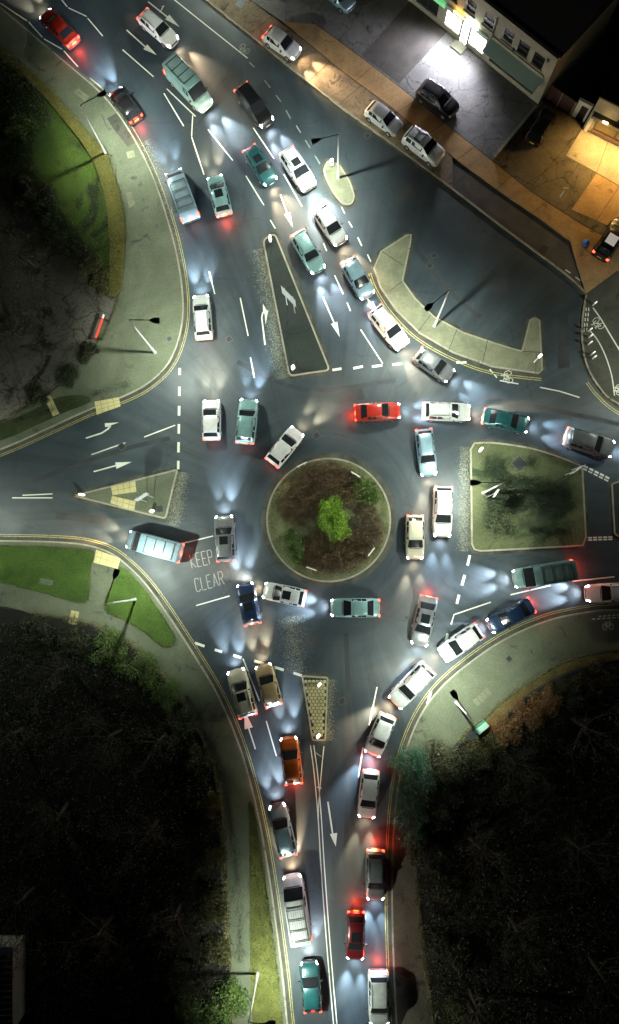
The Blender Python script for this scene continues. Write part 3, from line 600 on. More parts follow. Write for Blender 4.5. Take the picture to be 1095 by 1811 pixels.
    if kind == 'van':
        b_ = MB()
        for k in range(7): b_.box((-.95, -.6+k*.2, 2.335), (3.1, .035, .03))
        b_.build('roof_ribs', flat('roof_rib_grey', (.2, .22, .22), .6), root)
        b_ = MB()
        for k in range(4): b_.box((-2.2+k*.9, 0, 2.42), (.06, 1.55, .04))
        for y in (-.74, .74): b_.box((-.85, y, 2.385), (2.9, .04, .04))
        b_.build('roof_rack', M_trim, root)
    elif kind in ('estate', 'suv'):
        for y in (1, -1):
            b_ = MB(); b_.tube([(S[3][0]+.15, y*(S[4][4]-.02), S[3][3]+.02), (S[4][0], y*(S[4][4]-.02), S[4][3]+.06), (S[6][0]-.1, y*(S[6][4]-.02), S[6][3]+.05)], .022, 6)
            b_.build('roof_rail', M_trim, root)
    b_ = MB(); b_.box((xr-.02, 0, .42), (.08, S[1][1]*1.7, .12)); b_.build('bumper', M_trim, root)
    b_ = MB(); b_.box((xf-.02, 0, .5), (.05, .8, .2)); b_.build('grille', M_trim, root)
    b_ = MB(); b_.box((xf+.012, 0, .38), (.02, .5, .1)); b_.build('number_plate', M_plate_w, root)
    b_ = MB(); b_.box((xr-.005, 0, .6), (.03, .5, .1)); b_.build('number_plate', M_plate_y, root)
    return root
PROTO = {k: build_car(k) for k in ('hatchback', 'saloon', 'estate', 'suv', 'van')}
LEN = {'hatchback': 4.15, 'saloon': 4.6, 'estate': 4.7, 'suv': 4.6, 'van': 5.4}
used = set()
PAINT = {'bright white': (.8, .82, .8), 'white': (.44, .46, .46), 'silver': (.26, .28, .30), 'pale blue': (.22, .33, .40), 'pale teal': (.19, .33, .33), 'black': (.012, .012, .014), 'red': (.33, .02, .012), 'navy': (.012, .03, .075), 'grey': (.16, .17, .18), 'cream': (.42, .39, .30), 'dark teal': (.015, .08, .09), 'burgundy': (.12, .01, .015), 'gold': (.4, .3, .16), 'green': (.03, .12, .06), 'orange': (.36, .08, .015)}
def paintmat(c): return flat('paint_'+c.replace(' ', '_'), PAINT[c], .32, .0 if c in ('white', 'cream', 'red') else .3, .22, 2.2, .5, .8)
def copy_tree(o, par=None):
    c = o.copy(); COL.objects.link(c)
    if par: c.parent = par
    for ch in [x for x in CH_[o]]: copy_tree(ch, c)
    return c
CH_ = {}
for o in list(bpy.data.objects): CH_.setdefault(o, [])
for o in list(bpy.data.objects):
    if o.parent: CH_.setdefault(o.parent, []).append(o)
FLIST = []
def car(px, py, hx_, hy_, kind, colour, label, lit=True, brake=False, z=0, group='vehicles crossing the roundabout', pw=1.0, warm=False):
    a = P(px, py, z+.7); b = P(px+hx_*20, py+hy_*20, z+.7); ang = math.atan2(b.y-a.y, b.x-a.x)
    r_ = PROTO[kind] if kind not in used else copy_tree(PROTO[kind]); used.add(kind)
    r_.location = (a.x, a.y, z); r_.rotation_euler = (0, 0, ang)
    if lit and kind != 'van': r_.scale = (random.uniform(.94, 1.04), random.uniform(.96, 1.03), 1)
    tag(r_, label, 'van' if kind == 'van' else 'car', group); FLIST.append((a.x, a.y, ang, LEN[kind], label))
    kids = [o for o in bpy.data.objects if o.parent == r_] if r_ is PROTO[kind] else None
    kids = kids if kids is not None else list(r_.children)
    for o in kids:
        n_ = o.name.split('.')[0]
        def setm(m):
            o.material_slots[0].link = 'OBJECT'; o.material_slots[0].material = m
        if n_ == 'body': setm(paintmat(colour))
        if n_ == 'headlight': setm(M_headl if lit else M_headoff)
        if n_ == 'tail_light': setm(M_taill if lit else M_tailoff)
    L = LEN[kind]
    if lit:
        hc = (1, .70, .42) if warm else (.78, .89, 1)
        for sy in (.6, -.6):
            spot('headlight_beam', (L/2+.06, sy, .68), (L/2+12, sy*1.6-random.uniform(.1, .9), -.8-random.random()*.5), HEAD_W*pw*random.uniform(.55, 1.15), random.uniform(34, 46), hc, r_, 1.0, .06)
        spot('headlight_spill', (L/2+.08, 0, .66), (L/2+3, 0, -.9), 420*pw, 125, hc, r_, 1.0, .3)
        l = bpy.data.lights.new('tail_glow', 'POINT'); l.energy = 170 if brake else 16; l.color = (1, .06, .03); l.shadow_soft_size = .3
        o = bpy.data.objects.new('tail_glow', l); COL.objects.link(o); o.parent = r_; o.location = (-L/2-.25, 0, .7)
    return r_
T = [
 (104, 48, -.7, -.71, 'saloon', 'red', 'red saloon leaving along the top left edge with red tail lights', 1),
 (222, 185, -.6, -.8, 'hatchback', 'black', 'black hatchback leaving past the oval patch beside the mossy bank lamp', 1),
 (322, 345, -.35, -.94, 'van', 'pale blue', 'pale blue van leaving beside the wide left pavement', 0),
 (388, 345, -.25, -.97, 'hatchback', 'pale teal', 'pale teal hatchback leaving right of the pale blue van', 1),
 (358, 560, -.08, -1, 'estate', 'white', 'white estate car leaving level with the red and white barrier', 0),
 (374, 742, 0, -1, 'hatchback', 'silver', 'silver hatchback going up right of the dashed west give way line', 0),
 (437, 745, .1, -1, 'suv', 'pale teal', 'pale teal SUV going up below the long splitter island', 0),
 (398, 952, -.05, -1, 'suv', 'grey', 'grey SUV passing the KEEP CLEAR lettering', 0),
 (504, 790, .62, -.78, 'hatchback', 'silver', 'silver hatchback circling at the upper left of the round island', 0),
 (668, 728, 1, -.05, 'saloon', 'red', 'red saloon circling above the round island', 1),
 (790, 728, 1, .03, 'estate', 'white', 'white estate car heading for the right exit above the square grass island', 0),
 (895, 744, .97, .2, 'saloon', 'dark teal', 'dark teal saloon in the right exit above the square grass island', 0),
 (1042, 783, .95, .28, 'suv', 'grey', 'grey SUV in the right exit near the picture edge', 0),
 (754, 800, .12, .99, 'estate', 'pale blue', 'pale blue estate car circling right of the round island, upper one', 0),
 (783, 905, -.03, 1, 'suv', 'silver', 'silver SUV circling next to the square grass island', 0),
 (734, 950, 0, 1, 'hatchback', 'cream', 'cream hatchback circling right of the round island', 0),
 (750, 1098, -.2, .98, 'saloon', 'grey', 'grey saloon at the lower right of the roundabout, heading down', 1),
 (335, 155, .68, .73, 'van', 'pale teal', 'pale teal van arriving down the top road', 0),
 (460, 292, .55, .83, 'hatchback', 'dark teal', 'dark teal hatchback arriving in the middle lane of the top road', 0),
 (545, 445, .5, .87, 'estate', 'pale teal', 'pale teal estate car arriving right of the long splitter island', 0),
 (280, 50, .75, .66, 'estate', 'silver', 'silver estate car arriving at the top edge', 0),
 (450, 187, .6, .8, 'suv', 'black', 'black SUV arriving in the outer lane of the top road', 0),
 (527, 300, .55, .83, 'suv', 'white', 'white SUV arriving left of the oval island', 0),
 (584, 398, .55, .83, 'hatchback', 'white', 'white hatchback arriving below the oval island', 0),
 (633, 492, .5, .86, 'hatchback', 'pale blue', 'pale blue hatchback arriving at the tip of the crescent island', 0),
 (688, 580, .62, .78, 'suv', 'silver', 'silver SUV entering beside the crescent island', 0),
 (768, 645, .82, .57, 'hatchback', 'grey', 'grey hatchback turning towards the right exit below the crescent island', 0),
 (628, 1075, -1, .0, 'saloon', 'pale teal', 'pale teal saloon circling below the round island', 0),
 (503, 1051, -.97, -.2, 'hatchback', 'white', 'white hatchback circling at the lower left of the round island', 0),
 (960, 1016, -.985, .16, 'van', 'pale teal', 'pale teal van approaching on the right hand road', 1),
 (815, 1137, -.82, .56, 'hatchback', 'silver', 'silver hatchback entering from the right along the lower kerb', 0),
 (903, 1089, -.88, .46, 'saloon', 'navy', 'navy saloon following the silver hatchback with red lights on', 1),
 (1083, 1048, -1, .04, 'estate', 'silver', 'silver estate car coming in at the right picture edge', 0),
 (728, 1212, -.7, .72, 'suv', 'white', 'white SUV turning into the bottom exit', 0),
 (672, 1300, -.38, .92, 'hatchback', 'white', 'white hatchback starting down the bottom exit', 0),
 (652, 1405, -.1, 1, 'hatchback', 'silver', 'silver hatchback in the bottom exit level with the bushes', 1),
 (664, 1548, 0, 1, 'estate', 'grey', 'grey estate car leaving down the bottom road beside the kerb', 1),
 (629, 1655, -.02, 1, 'hatchback', 'burgundy', 'burgundy hatchback leaving down the bottom road near the double line', 1),
 (670, 1765, .02, 1, 'suv', 'white', 'white SUV leaving at the bottom edge of the picture', 1),
 (428, 1225, -.27, -.96, 'suv', 'cream', 'cream SUV queueing at the bottom give way line', 0),
 (475, 1212, -.27, -.96, 'hatchback', 'gold', 'gold hatchback queueing at the bottom give way line, right of the cream SUV', 0),
 (515, 1345, -.12, -.99, 'hatchback', 'orange', 'orange hatchback approaching beside the honeycomb paved island', 1),
 (500, 1468, -.23, -.97, 'estate', 'pale blue', 'pale blue estate car coming up the bottom road by the verge', 0),
 (525, 1603, -.16, -.98, 'van', 'white', 'white van coming up the bottom road', 0),
 (550, 1745, -.08, -1, 'hatchback', 'dark teal', 'dark teal hatchback coming up at the bottom edge', 0),
 (274, 966, -.965, -.26, 'van', 'pale blue', 'pale blue van leaving to the left past the KEEP CLEAR lettering', 0),
 (440, 1068, -.2, -.98, 'hatchback', 'navy', 'navy hatchback joining the roundabout from the bottom road', 0),
]
WARM = {3, 6, 8, 9, 11, 12, 17, 23, 24, 25, 44, 45, 46, 47, 31, 32}
for i, (x, y, a, b, k, c, lb, br) in enumerate(T): car(x, y, a, b, k, c, lb, True, bool(br), pw=1.5 if c == 'white' else 1.0, warm=(i*7) % 5 < 2)
# parked or waiting off the carriageway
G2 = 'cars standing along the shops'
car(679, 209, .8, .6, 'hatchback', 'silver', 'silver hatchback parked on the brown paving in front of the white SUV', False, z=.12, group=G2)
wsuv = car(750, 259, .8, .6, 'suv', 'bright white', 'white SUV with two dark roof bars parked behind the silver hatchback', False, z=.12, group=G2)
for i, o in enumerate([o for o in bpy.data.objects if o.get('group') == 'vehicles crossing the roundabout' and not o.name.startswith('van')]):
    if i % 4 == 1: z_ = 1.69 if o.name.startswith('suv') else (1.505 if o.name.startswith('hatch') else 1.445); q_ = MB(); q_.box((-.25, 0, z_), (.8, .8, .02)); q_.build('sunroof', M_glass, o)
rb = MB()
for x in (-1.0, -.25): rb.box((x, 0, 1.74), (.06, 1.2, .05))
rb.build('roof_bars', M_trim, wsuv)
car(775, 176, .8, .58, 'suv', 'black', 'black SUV parked on the lit shop forecourt', False, z=.13, group=G2)
car(958, 222, .5, -.86, 'hatchback', 'black', 'black hatchback parked beside the wooden fence', False, z=.13, group=G2)
car(499, 76, .82, .57, 'hatchback', 'silver', 'silver hatchback driving along the paving with headlights on', True, z=.12, group=G2, warm=True)
car(597, -10, .75, .66, 'hatchback', 'pale blue', 'pale blue hatchback half hidden by the top picture edge', False, z=.13, group=G2)
car(1082, 422, .55, -.83, 'suv', 'black', 'black SUV with a pale glowing roof panel and red lights at the right picture edge', False, True, z=.13, group=G2)
for i in range(len(FLIST)):
    for j in range(i):
        a, b = FLIST[i], FLIST[j]
        def cor(c):
            x, y, t, L, _ = c; return [(x+u*math.cos(t)-v*math.sin(t), y+u*math.sin(t)+v*math.cos(t)) for u, v in ((L/2, .95), (L/2, -.95), (-L/2, -.95), (-L/2, .95))]
        A, B = cor(a), cor(b); sep = False
        for q in (A, B):
            for k in range(4):
                e = (q[k][1]-q[k-1][1], q[k-1][0]-q[k][0]); pa = [e[0]*p[0]+e[1]*p[1] for p in A]; pb = [e[0]*p[0]+e[1]*p[1] for p in B]
                if max(pa) < min(pb) or max(pb) < min(pa): sep = True
        if not sep: print('CARHIT', a[4], '|', b[4])
# ------------------------------------------------------------------ buildings
def frame_of(a, b):
    A, B = P(*a), P(*b); d = (B-A).to_2d().normalized(); return A, math.atan2(d.y, d.x)
def wall_openings(name, L, H, ops, m, parent, th=.25, y=0):
    """wall along +x, outward = -y, with rectangular holes (x0,x1,z0,z1)"""
    xs = sorted({0, L, *[v for o in ops for v in o[:2]]}); zs = sorted({0, H, *[v for o in ops for v in o[2:4]]}); mb = MB()
    for i in range(len(xs)-1):
        for k in range(len(zs)-1):
            cx, cz = (xs[i]+xs[i+1])/2, (zs[k]+zs[k+1])/2
            if any(o[0] < cx < o[1] and o[2] < cz < o[3] for o in ops): continue
            mb.box((cx, y+th/2, cz), (xs[i+1]-xs[i], th, zs[k+1]-zs[k]))
    return mb.build(name, m, parent)
# shop terrace; local +x runs from the near corner up-left along the front
A, ang = frame_of((814, 76), (951, 186))
A2 = P(951, 186)
LB = 26.0
b1 = thing('shop_terrace', 'cream two storey shop terrace with a lit shopfront and dark roof', 'building', (A2.x, A2.y, .1), ang)
# local frame: x negative towards upper left, outward = -y
def bx(name, c, d, m, par, **k): mb = MB(); mb.box(c, d, **k); return mb.build(name, m, par)
def shift(o, x): o.location.x += x; return o
wins = [(LB-u-.62, LB-u+.62, 3.75, 5.15) for u in (1.7, 3.5, 5.35, 7.7, 9.9, 12.1, 14.3, 16.5, 18.7, 20.9, 23.1)]
shops = [(LB-9.3, LB-7.35, .6, 2.5), (LB-10.35, LB-9.45, .05, 2.5), (LB-12.4, LB-10.5, .6, 2.5), (LB-16, LB-13.4, .6, 2.4), (LB-21, LB-17.5, .6, 2.4), (LB-6.5, LB-1, .5, 2.2)]
shift(wall_openings('wall', LB, 6.0, wins+shops, M_wall, b1), -LB)
bx('side_wall', (-.13, 5.12, 3), (.26, 9.74, 6), M_wall, b1); bx('back_wall', (-LB/2, 9.9, 3), (LB, .2, 6), M_wall, b1)
rf = MB(); rf.add([(-LB, .3, 5.9), (.1, .3, 5.9), (.1, 5, 8.2), (-LB, 5, 8.2), (.1, 10.1, 5.9), (-LB, 10.1, 5.9)], [(0, 1, 2, 3), (3, 2, 4, 5), (1, 4, 2)]); rf.build('roof', M_roof, b1)
bx('parapet', (-LB/2, .1, 6.06), (LB, .34, .12), M_wall, b1)
for i, (a, b, c, d) in enumerate(wins):
    x = (a+b)/2-LB; fo = MB(); fo.box((x, .1, c+.03), (b-a, .1, .06)); fo.box((x, .1, d-.03), (b-a, .1, .06)); fo.box((x, .1, (c+d)/2), (b-a, .08, .05))
    for s in (a-LB+.03, b-LB-.03): fo.box((s, .1, (c+d)/2), (.06, .1, d-c-.12))
    wo = fo.build('window', M_whitep if 2 <= i <= 4 else M_frame, b1); bx('pane', (x, .16, (c+d)/2), (b-a, .02, d-c), M_glass, wo); bx('sill', (x, -.05, c-.05), (b-a+.2, .14, .08), M_wall, wo)
M_shop = emis('lit_shop_interior', (.92, .95, 1), 9)
M_shopoff = flat('dark_shop_window', (.03, .035, .035), .2)
for i, (a, b, c, d) in enumerate(shops):
    x = (a+b)/2-LB; lit = i < 3
    fo = MB(); fo.box((x, .02, d+.04), (b-a+.1, .1, .08)); 
    for s in (a, b, (a+b)/2): fo.box((s-LB, .03, (c+d)/2), (.06, .08, d-c))
    wo = fo.build('shop_door' if i == 1 else 'shop_window', M_frame, b1); bx('pane', (x, .14, (c+d)/2), (b-a, .02, d-c), M_shop if lit else M_shopoff, wo)
can = MB()
can.add([(-7.0, -.02, 3.05), (-.5, -.02, 3.05), (-.5, -1.25, 2.55), (-7.0, -1.25, 2.55), (-7.0, -.02, 2.95), (-.5, -.02, 2.95), (-.5, -1.2, 2.45), (-7.0, -1.2, 2.45)], [(0, 3, 2, 1), (4, 5, 6, 7), (0, 4, 7, 3), (1, 2, 6, 5), (2, 3, 7, 6)])
can.build('canopy', M_teal, b1)
bx('sign_board', (-9.9, -.12, 2.85), (5.3, .22, .42), flat('pale_sign', (.4, .5, .42), .5), b1); bx('sign_board', (-13.3, -.2, 2.85), (1.5, .3, .45), emis('green_sign', (.2, .8, .3), .5, (.2, .5, .25)), b1)
bx('sign_light', (-10.9, -.3, 3.12), (1.1, .12, .1), emis('orange_sign_light', (1, .45, .08), 25), b1); bx('sign_light', (-9.3, -.3, 3.12), (1.5, .12, .1), emis('white_sign_light', (.95, 1, .9), 25), b1)
bx('fascia', (-3.7, -.08, 3.32), (6.2, .14, .3), M_wall, b1); bx('drain_pipe', (-6.9, -.1, 4.4), (.1, .1, 2.4), M_frame, b1); bx('step', (-9.9, -.6, .1), (1.4, .9, .16), M_conc, b1)
bx('alarm_box', (-4.4, -.07, 3.7), (.25, .12, .3), M_frame, b1); bx('alarm_box', (-.8, -.07, 5.3), (.25, .12, .3), M_frame, b1)
for k in range(3): spot('shopfront_light', (-8.3-k*1.6, -.75, 2.6), (-8.3-k*1.6, -8.0, 0), 2300, 150, (.88, .88, 1), b1, .8, .4)
# right hand building
A, ang = frame_of((1029, 229), (1085, 257)); b2 = thing('takeaway_building', 'warm lit cream building at the right edge with a wide shop window', 'building', (A.x, A.y, .1), ang)
wall_openings('wall', 12, 4.5, [(.9, 5.4, .7, 2.1), (6.2, 10.5, .7, 2.1), (2.6, 4.2, 3.1, 4.1)], M_wall, b2)
bx('side_wall', (.13, 4.12, 2.25), (.26, 7.7, 4.5), M_wall, b2); bx('roof', (6, 4.2, 4.6), (12.2, 8.5, .18), M_roof, b2); bx('back_wall', (6, 8.1, 2.25), (12, .2, 4.5), M_wall, b2)
for a, b, c, d in ((.9, 5.4, .7, 2.1), (6.2, 10.5, .7, 2.1), (2.6, 4.2, 3.1, 4.1)):
    fo = MB(); x = (a+b)/2
    for s in (a, x, b): fo.box((s, .03, (c+d)/2), (.07, .09, d-c))
    fo.box((x, .03, c), (b-a, .1, .08)); fo.box((x, .03, d), (b-a, .1, .08)); wo = fo.build('window', M_frame, b2)
    bx('pane', (x, .13, (c+d)/2), (b-a, .02, d-c), flat('warm_glass', (.3, .22, .1), .2), wo); bx('sill', (x, -.1, c-.1), (b-a+.2, .2, .08), flat('red_sill', (.12, .05, .04), .6), wo)
bx('fascia', (6, -.25, 2.6), (11.6, .5, .35), M_trim, b2); bx('fascia_board', (6, -.53, 2.62), (11.4, .05, .28), M_wall, b2); bx('pilaster', (.35, -.08, 1.3), (.35, .14, 2.5), M_whitep, b2)
M_sod = emis('warm_lamp', (1, .62, .2), 18)
for k in range(3):
    bx('wall_lamp', (1.6+k*2.6, -.7, 2.95), (.5, .14, .1), M_sod, b2)
    spot('wall_light', (1.6+k*2.6, -.85, 2.85), (1.6+k*2.6, -2.8, 0), 1000, 156, (1, .62, .20), b2, .7, .2)
gw = thing('garden_gateway', 'white gateway with a dark door between fence and cream building', 'gateway', P(1010, 205), frame_of((1010, 205), (1032, 217))[1])
Lg = (P(1032, 217)-P(1010, 205)).length
wall_openings('wall', Lg, 2.3, [(Lg*.34, Lg*.86, 0, 1.9)], M_whitep, gw, .2); bx('door', (Lg*.6, .15, .95), (Lg*.5, .06, 1.88), flat('dark_door', (.02, .018, .018), .6), gw); bx('lintel', (Lg/2, .1, 2.34), (Lg+.1, .3, .08), M_whitep, gw)
a_, g_ = frame_of((962, 172), (1008, 204)); fe = thing('wooden_fence', 'dark red brown board fence between the two buildings', 'fence', (a_.x, a_.y, .1), g_)
Lf = (P(1008, 204)-P(962, 172)).length; mb = MB()
for k in range(int(Lf/.16)): mb.box((.08+k*.16, (.015 if k % 2 else -.015), .9+random.uniform(-.02, .02)), (.15, .025, 1.8))
mb.build('boards', M_wood, fe)
for k in range(3): bx('post', (k*Lf/2, -.08, .95), (.1, .1, 1.9), flat('pale_post', (.3, .24, .17), .7), fe)
a_ = P(872, 283); g_ = frame_of((872, 283), (945, 195))[1]; lw = thing('low_wall', 'low concrete wall dividing the two forecourts', 'wall', (a_.x, a_.y, .12), g_)
Lw = (P(945, 195)-P(872, 283)).length; bx('wall', (Lw/2, 0, .25), (Lw, .2, .5), M_pave, lw); bx('coping', (Lw/2, 0, .54), (Lw, .28, .08), M_kerb, lw)
# shed bottom left
a_ = P(46, 1790); sh = thing('corrugated_shed', 'dark shed with a ribbed roof in the bottom left corner', 'shed', (a_.x, a_.y, .1), R(92))
bx('wall', (3.4, 3.0, 1.4), (6.8, 6, 2.8), flat('pale_render_wall', (.3, .29, .25), .9), sh); bx('fascia', (7.0, 3.0, 2.86), (.5, 6.4, .14), flat('blue_grey_fascia', (.16, .17, .24), .7), sh)
mb = MB(); mb.box((3.3, 3.0, 2.87), (6.9, 6.3, .08))
for k in range(14): mb.box((.1+k*.5, 3.0, 2.95), (.07, 6.2, .09))
mb.build('roof', flat('ribbed_roof', (.08, .075, .08), .5), sh)
# ------------------------------------------------------------------ street furniture
def bollard_proto():
    t = thing('keep_left_bollard', 'x', 'bollard'); b = MB(); b.box((0, 0, .06), (.46, .3, .12)); b.build('base', M_trim, t)
    b = MB(); b.box((0, 0, .57), (.36, .2, .9), 0, .85); b.box((0, 0, 1.05), (.3, .17, .06), 0, .8); b.build('shell', emis('bollard_glow', (1, .97, .75), 1.1), t)
    b = MB(); b.tube([(0, -.125, .66), (0, -.105, .66)], .12, 20); b.build('sign_disc', flat('blue_sign', (.02, .08, .4), .4), t); return t
PB = bollard_proto(); CH_[PB] = [o for o in bpy.data.objects if o.parent == PB]
for o in CH_[PB]: CH_[o] = []
BL = [((587, 294), 'illuminated white bollard on the small oval island', 20), ((479, 427), 'illuminated white bollard at the narrow tip of the long splitter island', 80), ((519, 653), 'illuminated white bollard at the wide end of the long splitter island', 40), ((149, 876), 'illuminated white bollard at the left tip of the triangular island', 5), ((272, 905), 'illuminated white bollard near the lower corner of the triangular island', 40), ((848, 797), 'illuminated white bollard in the corner of the square grass island', 60), ((565, 1209), 'illuminated white bollard at the upper end of the honeycomb island', 45), ((563, 1299), 'illuminated white bollard at the lower end of the honeycomb island', 45)]
for i, ((x, y), lb, a) in enumerate(BL):
    o = PB if i == 0 else copy_tree(PB); p = P(x, y); o.location = (p.x, p.y, .12); o.rotation_euler = (0, 0, R(a)); tag(o, lb, 'bollard', 'illuminated keep left bollards')
def post_sign(px, py, w_, h0, h1, rz, label, face, posts=2, back=M_galv):
    p = P(px, py); t = thing('road_sign', label, 'road sign', (p.x, p.y, .12), rz)
    for k in range(posts): b = MB(); b.cyl((0 if posts == 1 else (-w_*.3+k*w_*.6), 0, 0), .04, h1-.05, 10); b.build('post', M_galv, t)
    b = MB(); b.box((0, -.06, (h0+h1)/2), (w_, .035, h1-h0)); pn = b.build('panel', face, t)
    b = MB(); b.box((0, -.035, h1-.25), (w_*.9, .02, .06)); b.box((0, -.035, h0+.2), (w_*.9, .02, .06)); b.build('bracket', back, t); return t
M_green = flat('green_sign_face', (.02, .15, .07), .4); M_grey = flat('sign_grey', (.42, .44, .45), .5)
post_sign(515, 547, 1.9, 2.3, 4.0, R(-47), 'large direction sign on two grey posts in the long splitter island', M_grey)
post_sign(266, 884, 1.3, 2.4, 3.6, R(32), 'direction sign on two posts on the triangular island', M_grey)
post_sign(859, 880, .75, 3.2, 4.2, R(60), 'sign on a tall post beside the lamp on the square grass island', M_grey, 1)
post_sign(1005, 836, 1.3, 1.6, 2.8, R(35), 'pale direction sign at the right end of the square grass island', M_whitep)
def chevron(px, py, ang, label):
    p = P(px, py); t = thing('chevron_sign', label, 'road sign', (p.x, p.y, .3), ang, 'chevron boards on the round island')
    for s in (-.3, .3): b = MB(); b.cyl((s, 0, 0), .03, .95, 8); b.build('post', M_galv, t)
    b = MB(); b.box((0, -.05, .75), (1.0, .04, .42)); pn = b.build('board', M_trim, t); b = MB()
    for k in range(3):
        x = -.34+k*.3
        b.add([(x, -.075, .58), (x+.12, -.075, .58), (x+.22, -.075, .75), (x+.12, -.075, .92), (x, -.075, .92), (x+.1, -.075, .75)], [(0, 1, 2, 5), (5, 2, 3, 4)])
    b.build('chevrons', flat('reflective_white', (.85, .85, .82), .3), pn); b = MB(); b.box((0, -.05, .98), (1.0, .1, .03)); b.build('top_cap', M_whitep, t)
for x, y, lb in ((628, 843, 'chevron board at the upper right of the round island'), (655, 976, 'chevron board at the lower right of the round island'), (552, 1005, 'chevron board at the bottom of the round island'), (535, 826, 'chevron board at the upper left of the round island')):
    d = P(x, y)-C0; chevron(x, y, math.atan2(d.y, d.x)+math.pi/2, lb)
# red and white barrier
p = P(190, 563); q = P(176, 604); d = q-p; br = thing('road_barrier', 'red and white plank barrier on the pavement edge by the dark scrub', 'barrier', (p.x, p.y, .1), math.atan2(d.y, d.x)); L = d.length
bx('plank', (L*.58, 0, .95), (L*.84, .08, .32), emis('red_plank_glow', (1, .08, .03), .25, (.75, .06, .03)), br); bx('plank', (L*.08, 0, .95), (L*.15, .08, .32), M_whitep, br)  # red plank glows by itself, its shine put into the material
for s in (.1, .9): bx('leg', (L*s, 0, .45), (.06, .06, .9), M_trim, br); bx('foot', (L*s, 0, .06), (.2, .6, .1), M_trim, br)
# lit post on the crescent tip
p = P(944, 641); t = thing('lit_post', 'bright white lit beacon post at the right tip of the crescent island', 'post', (p.x, p.y, .12))
b = MB(); b.cyl((0, 0, 0), .06, 1.7, 12); b.build('post', M_whitep, t); b = MB(); b.cyl((0, 0, 1.7), .11, .5, 12, .09); b.cyl((0, 0, 2.2), .09, .08, 12, .02); b.build('lantern', emis('beacon', (1, .97, .85), 14), t)
spot('beacon_light', (0, 0, 2.3), (-.3, -.4, 0), 60, 150, (1, .96, .8), t)
# small posts by the cycle track; reflector shine is put in as emission
def mpost():
    t = thing('verge_post', 'x', 'post'); b = MB(); b.box((0, 0, .42), (.13, .13, .84)); b.box((0, 0, .87), (.13, .13, .06), 0, .5); b.build('post', M_whitep, t); b = MB(); b.box((0, 0, .7), (.136, .136, .14)); b.build('band', emis('post_reflector_glow', (1, .95, .85), .9), t)
    b = MB(); b.box((0, 0, .92), (.11, .11, .03)); b.build('cap', emis('post_reflector_glow', (1, .95, .85), .9), t); return t
MP = mpost(); CH_[MP] = [o for o in bpy.data.objects if o.parent == MP]
for o in CH_[MP]: CH_[o] = []
for i, (x, y, lb) in enumerate(((1048, 541, 'white post at the top of the cycle track by the kerb point'), (1040, 587, 'white post next to the bicycle symbol, first of the middle three'), (1041, 598, 'white post in the centre of the middle three by the cycle track'), (1040, 610, 'white post lowest of the middle three by the cycle track'), (1045, 628, 'white post upper of the lower pair by the cycle track'), (1047.5, 635, 'white post lower of the lower pair by the cycle track'))):
    o = MP if i == 0 else copy_tree(MP); p = P(x, y); o.location = (p.x, p.y, .12); o.rotation_euler = (0, 0, R(35)); tag(o, lb, 'post', 'white posts by the cycle track')
# cabinet, covers, bin, fallen blue bag
p = P(848, 1283); t = thing('utility_cabinet', 'green roadside cabinet beside the lamp at the woodland edge', 'cabinet', (p.x, p.y, .12), R(40))
bx('cabinet_body', (0, 0, .5), (1.2, .45, 1.0), flat('cabinet_green', (.08, .25, .17), .5), t); bx('lid', (0, 0, 1.03), (1.28, .52, .06), flat('cabinet_lid', (.3, .5, .4), .5), t); bx('door', (0, -.235, .5), (1.0, .02, .85), flat('cabinet_green', (.08, .25, .17), .5), t)
def cover(x, y, s, rz, label, z=.128):
    p = P(x, y); t = thing('manhole_cover', label, 'manhole cover', (p.x, p.y, z), rz); b = MB()
    for a, c, d in ((0, -s/2, (s, .06, .012)), (0, s/2, (s, .06, .012)), (-s/2, 0, (.06, s-.06, .012)), (s/2, 0, (.06, s-.06, .012))): b.box((a, c, 0), d)
    b.build('frame', flat('cast_iron', (.09, .09, .085), .7), t); b = MB(); b.box((0, 0, -.002), (s-.07, s-.07, .012)); b.build('lid', M_trim, t)
cover(918, 820, 1.1, R(42), 'square iron cover set in the square grass island'); cover(283, 900, .7, R(10), 'iron cover beside the bollard on the triangular island'); cover(768, 452, .5, R(20), 'small iron cover in the dark yard', .006)
cover(426, 8, .9, R(-35), 'iron cover in the paving near the top edge'); cover(962, 440, .9, R(-35), 'iron cover in the lay by tarmac', .012); cover(650, 240, .5, R(-38), 'drain cover at the kerb below the silver parked hatchback', .006); cover(953, 913, .5, 0, 'small cover in the lower part of the square grass island')
for x, y, s_, lb in ((560, 770, .6, 'worn iron cover in the road above the round island'), (300, 600, .45, 'iron cover on the wide left pavement beside the lamp'), (605, 1240, .6, 'iron cover right of the honeycomb island'), (760, 470, .55, 'iron cover beside the crescent island'), (215, 790, .6, 'iron cover in the west road near the turn arrow'), (900, 1165, .5, 'iron cover on the lower right pavement'), (405, 600, .55, 'iron cover in the exit lane near the dashed line')):
    cover(x, y, s_, random.random(), lb, .008 if y not in (600, 1165) or x == 405 else .128)
p = P(1035, 432); t = thing('bin_bag', 'bright blue rubbish bag on the pavement corner', 'bag', (p.x, p.y, .13)); b = MB(); vs = []
for i in range(7):
    for k in range(12):
        a = k*math.pi/6; r_ = [.3, .36, .36, .3, .2, .06, .1][i]*random.uniform(.85, 1.12); vs.append((r_*math.cos(a), r_*math.sin(a), [0, .08, .2, .32, .42, .48, .58][i]))
b.add(vs, [(i*12+k, i*12+(k+1) % 12, (i+1)*12+(k+1) % 12, (i+1)*12+k) for i in range(6) for k in range(12)]+[tuple(range(72, 84))]); b.build('sack', flat('blue_plastic', (.03, .16, .6), .3), t, True)
